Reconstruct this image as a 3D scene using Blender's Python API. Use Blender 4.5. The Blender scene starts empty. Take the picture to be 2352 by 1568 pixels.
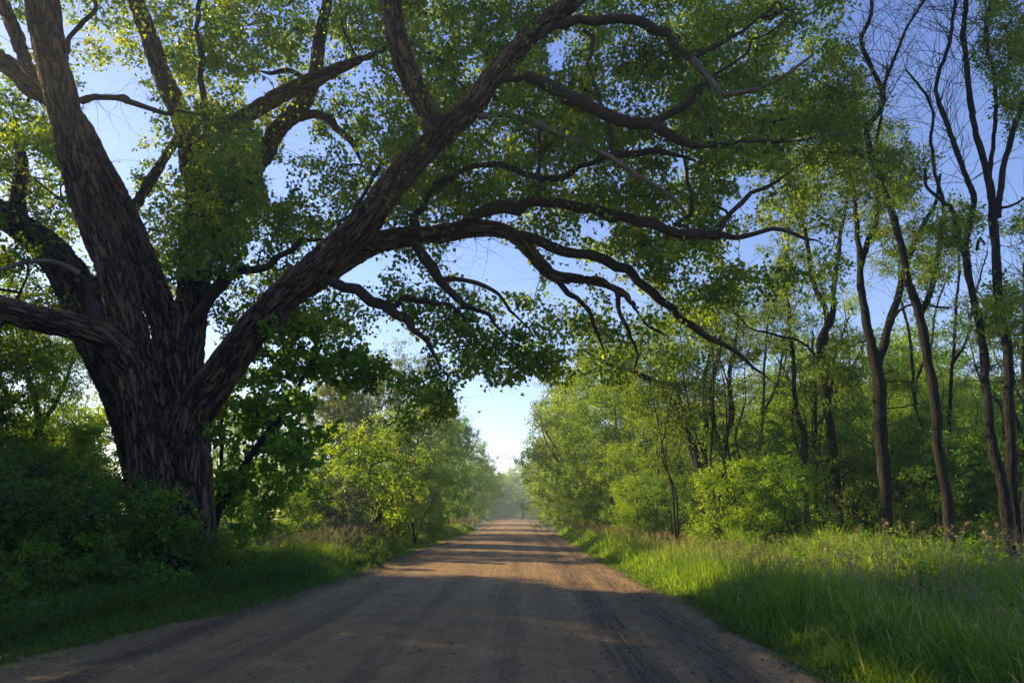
import bpy, math, random
import numpy as np
from mathutils import Vector, Matrix
from mathutils.kdtree import KDTree

scene = bpy.context.scene
COL = scene.collection
# ------------------------------------------------------------------ camera
W, H_, F = 2352.0, 1568.0, 1568.0            # photograph's frame and focal length in the same units
CAM = np.array([0.0, 0.0, 1.6])
PITCH = math.atan((1181 - 784) / F)
YAW = math.atan(24 * math.cos(PITCH) / F)     # looks slightly left of the road's direction
cam = bpy.data.cameras.new('camera')
cam.sensor_width = 36.0
cam.lens = 24.0
cam.clip_start = 0.05
cam.clip_end = 3000
camo = bpy.data.objects.new('camera', cam)
COL.objects.link(camo)
camo.location = CAM
camo.rotation_euler = (math.pi / 2 + PITCH, 0, YAW)
scene.camera = camo
_R = np.array(camo.rotation_euler.to_matrix())
# ------------------------------------------------------------------ light
SUN_EL, SUN_AZ = math.radians(22), math.radians(-62)      # azimuth from +Y, clockwise
world = bpy.data.worlds.new('World')
scene.world = world
world.use_nodes = True
nt = world.node_tree
sky = nt.nodes.new('ShaderNodeTexSky')
sky.sky_type = 'NISHITA'
sky.sun_disc = False
sky.sun_elevation = SUN_EL
sky.sun_rotation = SUN_AZ % (2 * math.pi)
sky.air_density = 1.0
sky.dust_density = 0.3
sky.ozone_density = 6.0
bg = nt.nodes['Background']
bg.inputs['Strength'].default_value = 0.15
# white balance of the sky: warmer and paler towards the horizon, periwinkle overhead
tcw = nt.nodes.new('ShaderNodeTexCoord'); sxw = nt.nodes.new('ShaderNodeSeparateXYZ'); rw = nt.nodes.new('ShaderNodeValToRGB')
nt.links.new(tcw.outputs['Generated'], sxw.inputs[0]); nt.links.new(sxw.outputs[2], rw.inputs[0])
e_ = rw.color_ramp.elements; e_.new(0.3)
for q_, (p_, c_) in zip(e_, ((0.02, (1.0, 0.70, 0.58, 1)), (0.22, (0.90, 0.68, 0.64, 1)), (0.6, (0.86, 0.66, 0.72, 1)))): q_.position = p_; q_.color = c_
mw = nt.nodes.new('ShaderNodeMix'); mw.data_type = 'RGBA'; mw.blend_type = 'MULTIPLY'; mw.inputs[0].default_value = 1
nt.links.new(sky.outputs[0], mw.inputs[6]); nt.links.new(rw.outputs[0], mw.inputs[7]); nt.links.new(mw.outputs[2], bg.inputs['Color'])
sun = bpy.data.lights.new('sun', 'SUN')
sun.energy = 5.0
sun.angle = math.radians(0.6)
sun.color = (1.0, 0.75, 0.40)
suno = bpy.data.objects.new('sun', sun)
COL.objects.link(suno)
sd = Vector((math.sin(SUN_AZ) * math.cos(SUN_EL), math.cos(SUN_AZ) * math.cos(SUN_EL), math.sin(SUN_EL)))
suno.rotation_euler = sd.to_track_quat('Z', 'Y').to_euler()
scene.view_settings.view_transform = 'Standard'
scene.view_settings.look = 'None'
scene.view_settings.exposure = 1.45
scene.view_settings.gamma = 1.0

# ------------------------------------------------------------------ helpers
def P(u, v, y):
    """point of the world at forward distance y seen at u, v"""
    r = _R @ np.array([(u - W / 2) / F, -(v - H_ / 2) / F, -1.0])
    return CAM + r * (y / r[1])

def project(p):
    q = (p - CAM) @ _R
    return np.stack([W / 2 + F * q[:, 0] / -q[:, 2], H_ / 2 - F * q[:, 1] / -q[:, 2], -q[:, 2]], 1)

def norm(a):
    return a / np.maximum(np.linalg.norm(a, axis=-1, keepdims=True), 1e-9)

def ground_z(x, y):
    x = np.asarray(x, float); y = np.asarray(y, float)
    rise = 0.55 * np.clip((y - 50) / 90, 0, 1) ** 2 - 0.00022 * np.clip(y - 140, 0, 400) ** 2
    xr = np.clip(x - 3.4, 0, 40); xl = np.clip(-x - 6.2, 0, 40)
    dip = -0.28 * np.exp(-((xr - 2.0) / 1.3) ** 2) * (xr > 0) - 0.15 * np.exp(-((xl - 1.5) / 1.2) ** 2) * (xl > 0)
    bump = 0.05 * np.sin(x * 0.9 + 1.3) * np.sin(y * 0.53) * np.clip((np.abs(x) - 4) / 4, 0, 1)
    return rise + dip + bump

class MB:
    """collects vertices and faces (grouped by corner count) into ONE mesh"""
    def __init__(s):
        s.v = []; s.f = {3: [], 4: []}; s.r = {3: [], 4: []}; s.b = []; s.n = 0
    def add(s, verts, faces, rnd=0.5, bark=None):
        verts = np.asarray(verts, np.float32).reshape(-1, 3)
        faces = np.asarray(faces, np.int32)
        k = faces.shape[-1]
        faces = faces.reshape(-1, k) + s.n
        s.v.append(verts); s.f[k].append(faces)
        s.r[k].append(np.broadcast_to(np.asarray(rnd, np.float32), (len(faces),)).copy() if np.ndim(rnd) == 0 else np.asarray(rnd, np.float32).ravel())
        s.b.append(np.zeros_like(verts) if bark is None else np.asarray(bark, np.float32).reshape(-1, 3))
        s.n += len(verts)
    def merge(s, o, M, dz=None):
        v = np.concatenate(o.v) @ M[:3, :3].T + M[:3, 3]
        first = True
        for k in (3, 4):
            if o.f[k]:
                f = np.concatenate(o.f[k]); r = np.concatenate(o.r[k])
                s.f[k].append(f + s.n); s.r[k].append(r)
        s.v.append(v.astype(np.float32)); s.b.append(np.concatenate(o.b)); s.n += len(v)
    def build(s, name, mat, parent=None, smooth=False, hasbark=False):
        v = np.concatenate(s.v)
        cnt, idx, rr = [], [], []
        for k in (3, 4):
            if s.f[k]:
                f = np.concatenate(s.f[k]); idx.append(f.ravel()); cnt.append(np.full(len(f), k, np.int32)); rr.append(np.concatenate(s.r[k]))
        cnt = np.concatenate(cnt); idx = np.concatenate(idx).astype(np.int32); rr = np.concatenate(rr)
        me = bpy.data.meshes.new(name)
        me.vertices.add(len(v)); me.vertices.foreach_set('co', v.ravel())
        me.loops.add(len(idx)); me.loops.foreach_set('vertex_index', idx)
        me.polygons.add(len(cnt))
        st = np.concatenate([[0], np.cumsum(cnt)[:-1]]).astype(np.int32)
        me.polygons.foreach_set('loop_start', st)
        me.polygons.foreach_set('loop_total', cnt)
        me.polygons.foreach_set('use_smooth', np.full(len(cnt), smooth))
        me.update(calc_edges=True)
        a = me.attributes.new('rnd', 'FLOAT', 'FACE'); a.data.foreach_set('value', rr)
        if hasbark:
            a = me.attributes.new('bark', 'FLOAT_VECTOR', 'POINT'); a.data.foreach_set('vector', np.concatenate(s.b).ravel())
        if mat: me.materials.append(mat)
        return link(name, me, parent)

def link(name, me, parent=None):
    o = bpy.data.objects.new(name, me); COL.objects.link(o)
    if parent: o.parent = parent
    return o

def tag(o, label=None, cat=None, group=None, kind=None):
    if label: o['label'] = label
    if cat: o['category'] = cat
    if group: o['group'] = group
    if kind: o['kind'] = kind
    return o

def empty(name, loc=(0, 0, 0), rz=0):
    o = bpy.data.objects.new(name, None); COL.objects.link(o)
    o.location = [float(a) for a in loc]; o.rotation_euler = (0, 0, rz); o.empty_display_size = 0.2
    return o

def smoothline(pts, step):
    """Catmull-Rom through rows (x,y,z,r,...)"""
    pts = np.asarray(pts, float)
    q = np.vstack([2 * pts[0] - pts[1], pts, 2 * pts[-1] - pts[-2]])
    out = []
    for i in range(1, len(q) - 2):
        n = max(1, int(np.linalg.norm(q[i + 1, :3] - q[i, :3]) / step))
        t = np.linspace(0, 1, n, endpoint=False)[:, None]
        a, b, c, d = q[i - 1], q[i], q[i + 1], q[i + 2]
        out.append(0.5 * (2 * b + (c - a) * t + (2 * a - 5 * b + 4 * c - d) * t * t + (3 * b - a - 3 * c + d) * t ** 3))
    out.append(q[-2][None])
    o = np.concatenate(out); o[:, 3] = np.maximum(o[:, 3], 0.002)
    return o

def frames(c):
    t = norm(np.gradient(c, axis=0))
    ref = np.array([1.0, 0.13, 0.07]) if abs(t[0][0]) < 0.8 else np.array([0.1, 1.0, 0.0])
    N = [norm(np.cross(t[0], ref))]
    for i in range(1, len(c)):
        n = N[-1] - t[i] * np.dot(N[-1], t[i]); N.append(norm(n))
    N = np.array(N)
    return t, N, np.cross(t, N)

def tube(mb, line, sides, off=0.0, cap=True):
    c = line[:, :3]; r = line[:, 3]
    t, N, B = frames(c)
    a = np.linspace(0, 2 * np.pi, sides, endpoint=False)
    ring = c[:, None] + r[:, None, None] * (np.cos(a)[None, :, None] * N[:, None] + np.sin(a)[None, :, None] * B[:, None])
    s = np.concatenate([[0], np.cumsum(np.linalg.norm(np.diff(c, axis=0), axis=1))])
    bark = np.stack([r[:, None] * np.cos(a)[None], r[:, None] * np.sin(a)[None], np.broadcast_to(s[:, None], (len(c), sides))], 2) + off
    n = len(c)
    i = np.arange(n - 1)[:, None] * sides; j = np.arange(sides)[None]; k = (j + 1) % sides
    f = np.stack([i + j, i + k, i + sides + k, i + sides + j], 2).reshape(-1, 4)
    mb.add(ring.reshape(-1, 3), f, 0.5, bark.reshape(-1, 3))
    if cap:
        tip = ring[-1].mean(0)[None]
        vv = np.vstack([ring[-1], tip]); jj = np.arange(sides)
        mb.add(vv, np.stack([jj, (jj + 1) % sides, np.full(sides, sides)], 1), 0.5, np.vstack([bark[-1], bark[-1].mean(0)[None]]))

def prisms(mb, a, b, ra, rb):
    """many thin straight twigs, three-sided"""
    a = np.asarray(a); b = np.asarray(b); n = len(a)
    d = norm(b - a); ref = np.where(np.abs(d[:, 2:3]) < 0.8, np.array([[0, 0, 1.0]]), np.array([[1.0, 0, 0]]))
    N = norm(np.cross(d, ref)); B = np.cross(d, N)
    ang = np.array([0, 2.094, 4.189])
    o = np.cos(ang)[None, :, None] * N[:, None] + np.sin(ang)[None, :, None] * B[:, None]
    ra = np.broadcast_to(ra, (n,))[:, None, None]; rb = np.broadcast_to(rb, (n,))[:, None, None]
    v = np.concatenate([a[:, None] + o * ra, b[:, None] + o * rb], 1)
    f = np.array([[0, 1, 4, 3], [1, 2, 5, 4], [2, 0, 3, 5]])[None] + (np.arange(n) * 6)[:, None, None]
    mb.add(v.reshape(-1, 3), f.reshape(-1, 4), 0.5, (v * 1.0).reshape(-1, 3))

SHAPES = {   # half outline: (across, along) for two inner points
    'deltoid': ((0.50, 0.16), (0.36, 0.52)),
    'oval': ((0.26, 0.30), (0.24, 0.65)),
    'maple': ((0.42, 0.10), (0.52, 0.62)),
    'narrow': ((0.13, 0.30), (0.12, 0.65)),
}
def leaves(mb, p, tip, nrm, size, shape, rnd, fold=0.25):
    n = len(p)
    if n == 0: return
    tip = norm(tip); side = norm(np.cross(tip, nrm)); nr = np.cross(side, tip)
    (x1, y1), (x2, y2) = SHAPES[shape]
    size = np.broadcast_to(size, (n,))[:, None]
    L = lambda x, y, z: p + size * (side * x + tip * y + nr * z)
    v = np.stack([L(0, 0, 0), L(x1, y1, fold * x1), L(x2, y2, fold * x2), L(0, 1, -0.10), L(-x2, y2, fold * x2), L(-x1, y1, fold * x1)], 1)
    f = np.array([[0, 1, 2, 3], [0, 3, 4, 5]])[None] + (np.arange(n) * 6)[:, None, None]
    mb.add(v.reshape(-1, 3), f.reshape(-1, 4), np.repeat(np.broadcast_to(rnd, (n,)), 2))

def runit(rng, shape):
    return norm(rng.normal(size=tuple(shape) + (3,)))

def foliage(leaf_mb, twig_mb, rng, cen, R, ntw, nleaf, size, shape, up=0.2, droop=0.5, keep=None, twig_r=0.004, flat=0.75, crnd=None):
    """clusters of leafy twigs round the centres"""
    C = len(cen)
    if C == 0: return
    R = np.broadcast_to(R, (C,))
    d = runit(rng, (C, ntw)); d[..., 2] = d[..., 2] * flat + up
    end = cen[:, None] + d * (R[:, None] * rng.uniform(0.55, 1.1, (C, ntw)))[..., None]
    if twig_mb is not None:
        prisms(twig_mb, np.repeat(cen[:, None], ntw, 1).reshape(-1, 3), end.reshape(-1, 3), twig_r, twig_r * 0.35)
    t = rng.uniform(0.12, 1.05, (C, ntw, nleaf, 1))
    p = cen[:, None, None] * (1 - t) + end[:, :, None] * t + rng.normal(size=(C, ntw, nleaf, 3)) * (R[:, None, None, None] * 0.11)
    tipd = runit(rng, (C, ntw, nleaf)) * 0.8 + norm(end - cen[:, None])[:, :, None] * 0.5
    tipd[..., 2] -= droop
    nrm = runit(rng, (C, ntw, nleaf)); nrm[..., 2] += 0.35
    base = rng.uniform(0.0, 1.0, C) if crnd is None else crnd
    rr = np.clip(base[:, None, None] * 0.6 + rng.uniform(0, 0.4, (C, ntw, nleaf)), 0, 1)
    p = p.reshape(-1, 3); tipd = tipd.reshape(-1, 3); nrm = nrm.reshape(-1, 3); rr = rr.ravel()
    if keep is not None:
        m = keep(p); p, tipd, nrm, rr = p[m], tipd[m], nrm[m], rr[m]
    sz = size * rng.uniform(0.65, 1.2, len(p))
    leaves(leaf_mb, p, tipd, nrm, sz, shape, rr)

def attach(rng, nodes, cen, mb, r0=0.005, sag=0.0, wob=0.12, rmax=0.09, sides=5, down=0.5):
    """grow a branch from the skeleton to every centre; radii from the number of tips carried"""
    pos = [np.asarray(n, float) for n in nodes]
    base_n = len(pos)
    parent = [-1] * base_n
    arr = np.empty((base_n + len(cen) * 5, 3)); arr[:base_n] = np.array(pos); n = base_n
    pen = np.zeros(len(arr))
    par = np.full(len(arr), -1); 
    d0 = np.array([np.min(np.sum((arr[:base_n] - c) ** 2, 1)) for c in cen])
    chains = []
    for ci in np.argsort(d0):
        c = cen[ci]
        dv = c - arr[:n]
        dist = np.sqrt((dv ** 2).sum(1))
        cost = dist + down * np.maximum(0, -dv[:, 2]) + pen[:n]
        k = int(np.argmin(cost))
        L = dist[k]; m = 4
        t = np.linspace(0, 1, m + 1)[1:, None]
        w = rng.normal(size=3) * wob * L
        seg = arr[k] * (1 - t) + c * t + w * (t * (1 - t)) * 1.6 + np.array([0, 0, 1.0]) * (t * (1 - t)) * L * (0.18 + sag) + rng.normal(size=(m, 3)) * L * wob * 0.18 * (t < 0.99)
        arr[n:n + m] = seg; par[n] = k; par[n + 1:n + m] = np.arange(n, n + m - 1)
        pen[n:n + m] = 0.05
        chains.append([k] + list(range(n, n + m)))
        n += m
    cnt = np.zeros(n)
    for ch in chains: cnt[ch[-1]] += 1
    for i in range(n - 1, base_n - 1, -1):
        if par[i] >= 0: cnt[par[i]] += cnt[i]
    rad = np.minimum(r0 * np.power(np.maximum(cnt, 1), 0.45), rmax)
    for ch in chains:
        r = rad[ch]; r[0] = rad[ch[1]]; r[-1] = min(r[-1], r0 * 1.0) if cnt[ch[-1]] < 2 else r[-1]
        line = np.hstack([arr[ch], r[:, None]])
        if r[1] > 3 * r0: line = smoothline(line, max(0.15, np.linalg.norm(arr[ch[0]] - arr[ch[-1]]) / 9))
        tube(mb, line, sides if r[1] > 2 * r0 else 3, off=float(rng.uniform(0, 30)))
    return arr[:n]

# ------------------------------------------------------------------ materials
def new_mat(name):
    m = bpy.data.materials.new(name); m.use_nodes = True
    m.node_tree.nodes.clear()
    return m, m.node_tree.nodes, m.node_tree.links

def ramp(N, stops, interp='LINEAR'):
    r = N.new('ShaderNodeValToRGB'); r.color_ramp.interpolation = interp
    e = r.color_ramp.elements
    while len(e) < len(stops): e.new(0.5)
    for k, (p, c) in enumerate(stops):
        e[k].position = p; e[k].color = (c[0], c[1], c[2], 1) if len(c) == 3 else c
    return r

def leaf_mat(name, dark, mid, light, trans=(2.3, 1.9, 0.45), tfac=0.48, odd=None, rough=0.45, spec=0.35):
    m, N, L = new_mat(name)
    out = N.new('ShaderNodeOutputMaterial')
    at = N.new('ShaderNodeAttribute'); at.attribute_name = 'rnd'
    st = [(0.0, dark), (0.5, mid), (0.93, light)]
    if odd: st.append((0.985, odd))
    r = ramp(N, st)
    L.new(at.outputs['Fac'], r.inputs[0])
    pr = N.new('ShaderNodeBsdfPrincipled'); pr.inputs['Roughness'].default_value = rough
    pr.inputs['Specular IOR Level'].default_value = spec
    L.new(r.outputs[0], pr.inputs['Base Color'])
    mul = N.new('ShaderNodeMix'); mul.data_type = 'RGBA'; mul.blend_type = 'MULTIPLY'; mul.inputs[0].default_value = 1
    mul.inputs[7].default_value = (*trans, 1)
    L.new(r.outputs[0], mul.inputs[6])
    tr = N.new('ShaderNodeBsdfTranslucent'); L.new(mul.outputs[2], tr.inputs['Color'])
    mx = N.new('ShaderNodeMixShader'); mx.inputs[0].default_value = tfac
    L.new(pr.outputs[0], mx.inputs[1]); L.new(tr.outputs[0], mx.inputs[2]); L.new(mx.outputs[0], out.inputs['Surface'])
    return m

def bark_mat(name, c1, c2, scale=9, stretch=0.2, disp=0.0, bump=0.6, moss=None):
    m, N, L = new_mat(name)
    out = N.new('ShaderNodeOutputMaterial')
    at = N.new('ShaderNodeAttribute'); at.attribute_name = 'bark'
    mp = N.new('ShaderNodeMapping'); mp.inputs['Scale'].default_value = (scale, scale, scale * stretch)
    L.new(at.outputs['Vector'], mp.inputs['Vector'])
    n0 = N.new('ShaderNodeTexNoise'); n0.inputs['Scale'].default_value = 0.55; n0.inputs['Detail'].default_value = 3
    L.new(mp.outputs[0], n0.inputs['Vector'])
    ad = N.new('ShaderNodeVectorMath'); ad.operation = 'MULTIPLY_ADD'; ad.inputs[1].default_value = (1.2, 1.2, 0.6)
    L.new(n0.outputs['Color'], ad.inputs[0]); L.new(mp.outputs[0], ad.inputs[2])
    es = []
    for sc_ in (0.62, 1.05):                      # interlacing furrows: where two stretched noises cross their middle
        nn = N.new('ShaderNodeTexNoise'); nn.inputs['Scale'].default_value = sc_; nn.inputs['Detail'].default_value = 3.5
        L.new(ad.outputs[0], nn.inputs['Vector'])
        s1 = N.new('ShaderNodeMath'); s1.operation = 'SUBTRACT'; s1.inputs[1].default_value = 0.5; L.new(nn.outputs['Fac'], s1.inputs[0])
        s2 = N.new('ShaderNodeMath'); s2.operation = 'ABSOLUTE'; L.new(s1.outputs[0], s2.inputs[0]); es.append(s2)
    mn = N.new('ShaderNodeMath'); mn.operation = 'MINIMUM'; L.new(es[0].outputs[0], mn.inputs[0]); L.new(es[1].outputs[0], mn.inputs[1])
    rp = ramp(N, [(0.0, (0, 0, 0)), (0.018, (0.22, 0.22, 0.22)), (0.055, (0.8, 0.8, 0.8)), (0.12, (1, 1, 1))])
    L.new(mn.outputs[0], rp.inputs[0])
    fine = N.new('ShaderNodeTexNoise'); fine.inputs['Scale'].default_value = 4.0; fine.inputs['Detail'].default_value = 6; fine.inputs['Roughness'].default_value = 0.7
    L.new(ad.outputs[0], fine.inputs['Vector'])
    h = N.new('ShaderNodeMath'); h.operation = 'MULTIPLY_ADD'; h.inputs[1].default_value = 0.75
    L.new(fine.outputs['Fac'], h.inputs[0]); L.new(rp.outputs[0], h.inputs[2])
    pat = N.new('ShaderNodeTexNoise'); pat.inputs['Scale'].default_value = 0.18; pat.inputs['Detail'].default_value = 4
    L.new(mp.outputs[0], pat.inputs['Vector'])
    cm = N.new('ShaderNodeMath'); cm.operation = 'MULTIPLY_ADD'; cm.inputs[1].default_value = 0.8; cm.inputs[2].default_value = -0.55
    L.new(h.outputs[0], cm.inputs[0])
    ca = N.new('ShaderNodeMath'); ca.operation = 'MULTIPLY_ADD'; ca.inputs[1].default_value = 0.7
    L.new(pat.outputs['Fac'], ca.inputs[0]); L.new(cm.outputs[0], ca.inputs[2])
    cr = ramp(N, [(0.1, c1), (1.0, c2)])
    L.new(ca.outputs[0], cr.inputs[0])
    colour = cr.outputs[0]
    if moss:
        mxx = N.new('ShaderNodeMix'); mxx.data_type = 'RGBA'; mxx.inputs[7].default_value = (*moss, 1)
        mr = ramp(N, [(0.5, (0, 0, 0)), (0.7, (0.55, 0.55, 0.55))]); L.new(pat.outputs['Fac'], mr.inputs[0])
        L.new(mr.outputs[0], mxx.inputs[0]); L.new(colour, mxx.inputs[6]); colour = mxx.outputs[2]
    pr = N.new('ShaderNodeBsdfPrincipled'); pr.inputs['Roughness'].default_value = 0.9; pr.inputs['Specular IOR Level'].default_value = 0.2
    L.new(colour, pr.inputs['Base Color'])
    L.new(pr.outputs[0], out.inputs['Surface'])
    if disp > 0:
        dn = N.new('ShaderNodeDisplacement'); dn.inputs['Scale'].default_value = disp; dn.inputs['Midlevel'].default_value = 1.0
        L.new(h.outputs[0], dn.inputs['Height']); L.new(dn.outputs[0], out.inputs['Displacement'])
        m.displacement_method = 'BOTH'
    else:
        bp = N.new('ShaderNodeBump'); bp.inputs['Strength'].default_value = bump; bp.inputs['Distance'].default_value = 0.03
        L.new(h.outputs[0], bp.inputs['Height']); L.new(bp.outputs[0], pr.inputs['Normal'])
    return m

M_bark = bark_mat('cottonwood_bark', (0.008, 0.006, 0.0045), (0.135, 0.095, 0.062), 7.6, 0.17, disp=0.085)
M_bark2 = bark_mat('woodland_bark', (0.005, 0.005, 0.004), (0.024, 0.025, 0.021), 22, 0.2, bump=0.9, moss=(0.035, 0.045, 0.02))
M_twig = bark_mat('twig_bark', (0.015, 0.012, 0.009), (0.06, 0.045, 0.033), 20, 0.3, bump=0.3)
M_dead = bark_mat('dead_wood', (0.07, 0.057, 0.045), (0.19, 0.16, 0.125), 14, 0.08, bump=0.4)
M_cot = leaf_mat('cottonwood_leaf', (0.038, 0.105, 0.018), (0.085, 0.175, 0.018), (0.21, 0.28, 0.018), odd=(0.35, 0.30, 0.03), rough=0.38, tfac=0.56)
M_maple = leaf_mat('understorey_leaf', (0.060, 0.16, 0.011), (0.09, 0.21, 0.013), (0.14, 0.26, 0.015), odd=(0.11, 0.2, 0.02))
M_ash = leaf_mat('woodland_leaf', (0.055, 0.13, 0.012), (0.09, 0.175, 0.014), (0.15, 0.22, 0.016), odd=(0.30, 0.22, 0.03))
M_yel = leaf_mat('yellow_green_leaf', (0.095, 0.215, 0.009), (0.155, 0.285, 0.011), (0.23, 0.34, 0.015), odd=(0.36, 0.28, 0.03))
M_dark = leaf_mat('dark_shrub_leaf', (0.035, 0.090, 0.016), (0.052, 0.12, 0.02), (0.08, 0.155, 0.024), tfac=0.35)
M_olive = leaf_mat('olive_leaf', (0.07, 0.13, 0.022), (0.10, 0.165, 0.026), (0.15, 0.20, 0.035), tfac=0.35)
M_silver = leaf_mat('grey_green_leaf', (0.06, 0.09, 0.055), (0.09, 0.13, 0.08), (0.14, 0.18, 0.12), trans=(1.2, 1.3, 0.7), tfac=0.3)

# ================================================================== SETTING
def road_edges(y):
    y = np.asarray(y, float)
    L = -4.75 - 1.6 * np.clip((17 - y) / 9, 0, 1.6) ** 1.3 + 0.10 * np.sin(y * 1.1) + 0.07 * np.sin(y * 2.7 + 1) + 0.3 * np.sin(y * 0.13)
    R = 2.95 + 0.12 * np.sin(y * 0.9 + 2) + 0.06 * np.sin(y * 2.3) + 0.25 * np.sin(y * 0.11 + 1) - 0.5 * np.clip((9 - y) / 6, 0, 1)
    return L, R

def grid_sheet(xs, ys, zf, sx=None):
    X, Y = np.meshgrid(xs, ys)
    Z = zf(X, Y)
    v = np.stack([X, Y, Z], 2).reshape(-1, 3)
    nx, ny = len(xs), len(ys)
    i = np.arange(ny - 1)[:, None] * nx + np.arange(nx - 1)[None]
    f = np.stack([i, i + 1, i + nx + 1, i + nx], 2).reshape(-1, 4)
    return v, f

# ground
m, N, L = new_mat('verge_soil')
out = N.new('ShaderNodeOutputMaterial'); pr = N.new('ShaderNodeBsdfPrincipled'); pr.inputs['Roughness'].default_value = 0.95
tc = N.new('ShaderNodeTexCoord')
n1 = N.new('ShaderNodeTexNoise'); n1.inputs['Scale'].default_value = 0.6; n1.inputs['Detail'].default_value = 8
L.new(tc.outputs['Object'], n1.inputs['Vector'])
r1 = ramp(N, [(0.3, (0.030, 0.040, 0.014)), (0.55, (0.05, 0.065, 0.02)), (0.75, (0.085, 0.065, 0.035))])
L.new(n1.outputs['Fac'], r1.inputs[0]); L.new(r1.outputs[0], pr.inputs['Base Color'])
n2 = N.new('ShaderNodeTexNoise'); n2.inputs['Scale'].default_value = 18; n2.inputs['Detail'].default_value = 6
L.new(tc.outputs['Object'], n2.inputs['Vector'])
bp = N.new('ShaderNodeBump'); bp.inputs['Strength'].default_value = 0.8; bp.inputs['Distance'].default_value = 0.05
L.new(n2.outputs['Fac'], bp.inputs['Height']); L.new(bp.outputs[0], pr.inputs['Normal']); L.new(pr.outputs[0], out.inputs['Surface'])
M_soil = m
xs = np.concatenate([np.linspace(-420, -30, 24), np.linspace(-28, 28, 150), np.linspace(30, 420, 24)])
ys = np.concatenate([np.linspace(-60, 0, 16), np.linspace(0.6, 60, 110), np.linspace(62, 700, 90)])
v, f = grid_sheet(xs, ys, lambda X, Y: ground_z(X, Y) - 0.012)
mb = MB(); mb.add(v, f); tag(mb.build('ground', M_soil, smooth=True), 'leaf-littered earth under the roadside grass and woods', 'ground', kind='structure')

# road
m, N, L = new_mat('dirt_road_surface')
out = N.new('ShaderNodeOutputMaterial'); pr = N.new('ShaderNodeBsdfPrincipled'); pr.inputs['Roughness'].default_value = 0.85
pr.inputs['Specular IOR Level'].default_value = 0.25
tc = N.new('ShaderNodeTexCoord')
def noise(scale, detail=6, rough=0.6, vec=None, dist=0.0):
    n = N.new('ShaderNodeTexNoise'); n.inputs['Scale'].default_value = scale; n.inputs['Detail'].default_value = detail
    n.inputs['Roughness'].default_value = rough; n.inputs['Distortion'].default_value = dist
    L.new(vec or tc.outputs['Object'], n.inputs['Vector']); return n
def mapping(sc, rot=0):
    mp = N.new('ShaderNodeMapping'); mp.inputs['Scale'].default_value = sc; mp.inputs['Rotation'].default_value = (0, 0, rot)
    L.new(tc.outputs['Object'], mp.inputs['Vector']); return mp.outputs[0]
def mixc(a, b, fac, mode='MIX'):
    x = N.new('ShaderNodeMix'); x.data_type = 'RGBA'; x.blend_type = mode
    for s, idx in ((a, 6), (b, 7)):
        if isinstance(s, tuple): x.inputs[idx].default_value = (*s, 1)
        else: L.new(s, x.inputs[idx])
    if isinstance(fac, float): x.inputs[0].default_value = fac
    else: L.new(fac, x.inputs[0])
    return x.outputs[2]
def mathn(op, a, b=None, c=None):
    x = N.new('ShaderNodeMath'); x.operation = op
    for k, s in enumerate((a, b, c)):
        if s is None: continue
        if isinstance(s, (int, float)): x.inputs[k].default_value = s
        else: L.new(s, x.inputs[k])
    return x.outputs[0]
big = noise(0.35, 5)
streak = noise(1.0, 6, 0.65, mapping((2.6, 0.10, 1)))          # long wheel-polished bands
streak2 = noise(1.0, 5, 0.7, mapping((9.0, 0.22, 1)))
gran = noise(34, 6, 0.85)
c0 = ramp(N, [(0.3, (0.195, 0.125, 0.055)), (0.55, (0.27, 0.178, 0.080)), (0.75, (0.34, 0.235, 0.118))])
L.new(streak.outputs['Fac'], c0.inputs[0])
c1 = ramp(N, [(0.35, (0.72, 0.72, 0.72)), (0.65, (1.12, 1.10, 1.08))]); L.new(streak2.outputs['Fac'], c1.inputs[0])
cc = mixc(c0.outputs[0], c1.outputs[0], 0.55, 'MULTIPLY')
mid = noise(2.2, 9, 0.75, dist=0.6); mr_ = ramp(N, [(0.35, (0.62, 0.60, 0.58)), (0.5, (1, 1, 1)), (0.68, (1.25, 1.22, 1.18))]); L.new(mid.outputs['Fac'], mr_.inputs[0])
cc = mixc(cc, mr_.outputs[0], 0.8, 'MULTIPLY')
vd = N.new('ShaderNodeTexVoronoi'); vd.inputs['Scale'].default_value = 21; L.new(tc.outputs['Object'], vd.inputs['Vector'])
pk2 = N.new('ShaderNodeSeparateColor'); L.new(vd.outputs['Color'], pk2.inputs[0])
dm_ = ramp(N, [(0.12, (1, 1, 1)), (0.28, (0, 0, 0))]); L.new(vd.outputs['Distance'], dm_.inputs[0])
cc = mixc(cc, (0.05, 0.032, 0.02), mathn('MULTIPLY', dm_.outputs[0], mathn('GREATER_THAN', pk2.outputs[0], 0.9)))
orange = ramp(N, [(0.52, (0, 0, 0)), (0.72, (0.7, 0.7, 0.7))]); L.new(big.outputs['Fac'], orange.inputs[0])
cc = mixc(cc, (0.235, 0.128, 0.056), orange.outputs[0])
gr = ramp(N, [(0.3, (0.4, 0.4, 0.4)), (0.5, (1, 1, 1)), (0.7, (1.6, 1.6, 1.6))]); L.new(gran.outputs['Fac'], gr.inputs[0])
cc = mixc(cc, gr.outputs[0], 0.7, 'MULTIPLY')
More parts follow.
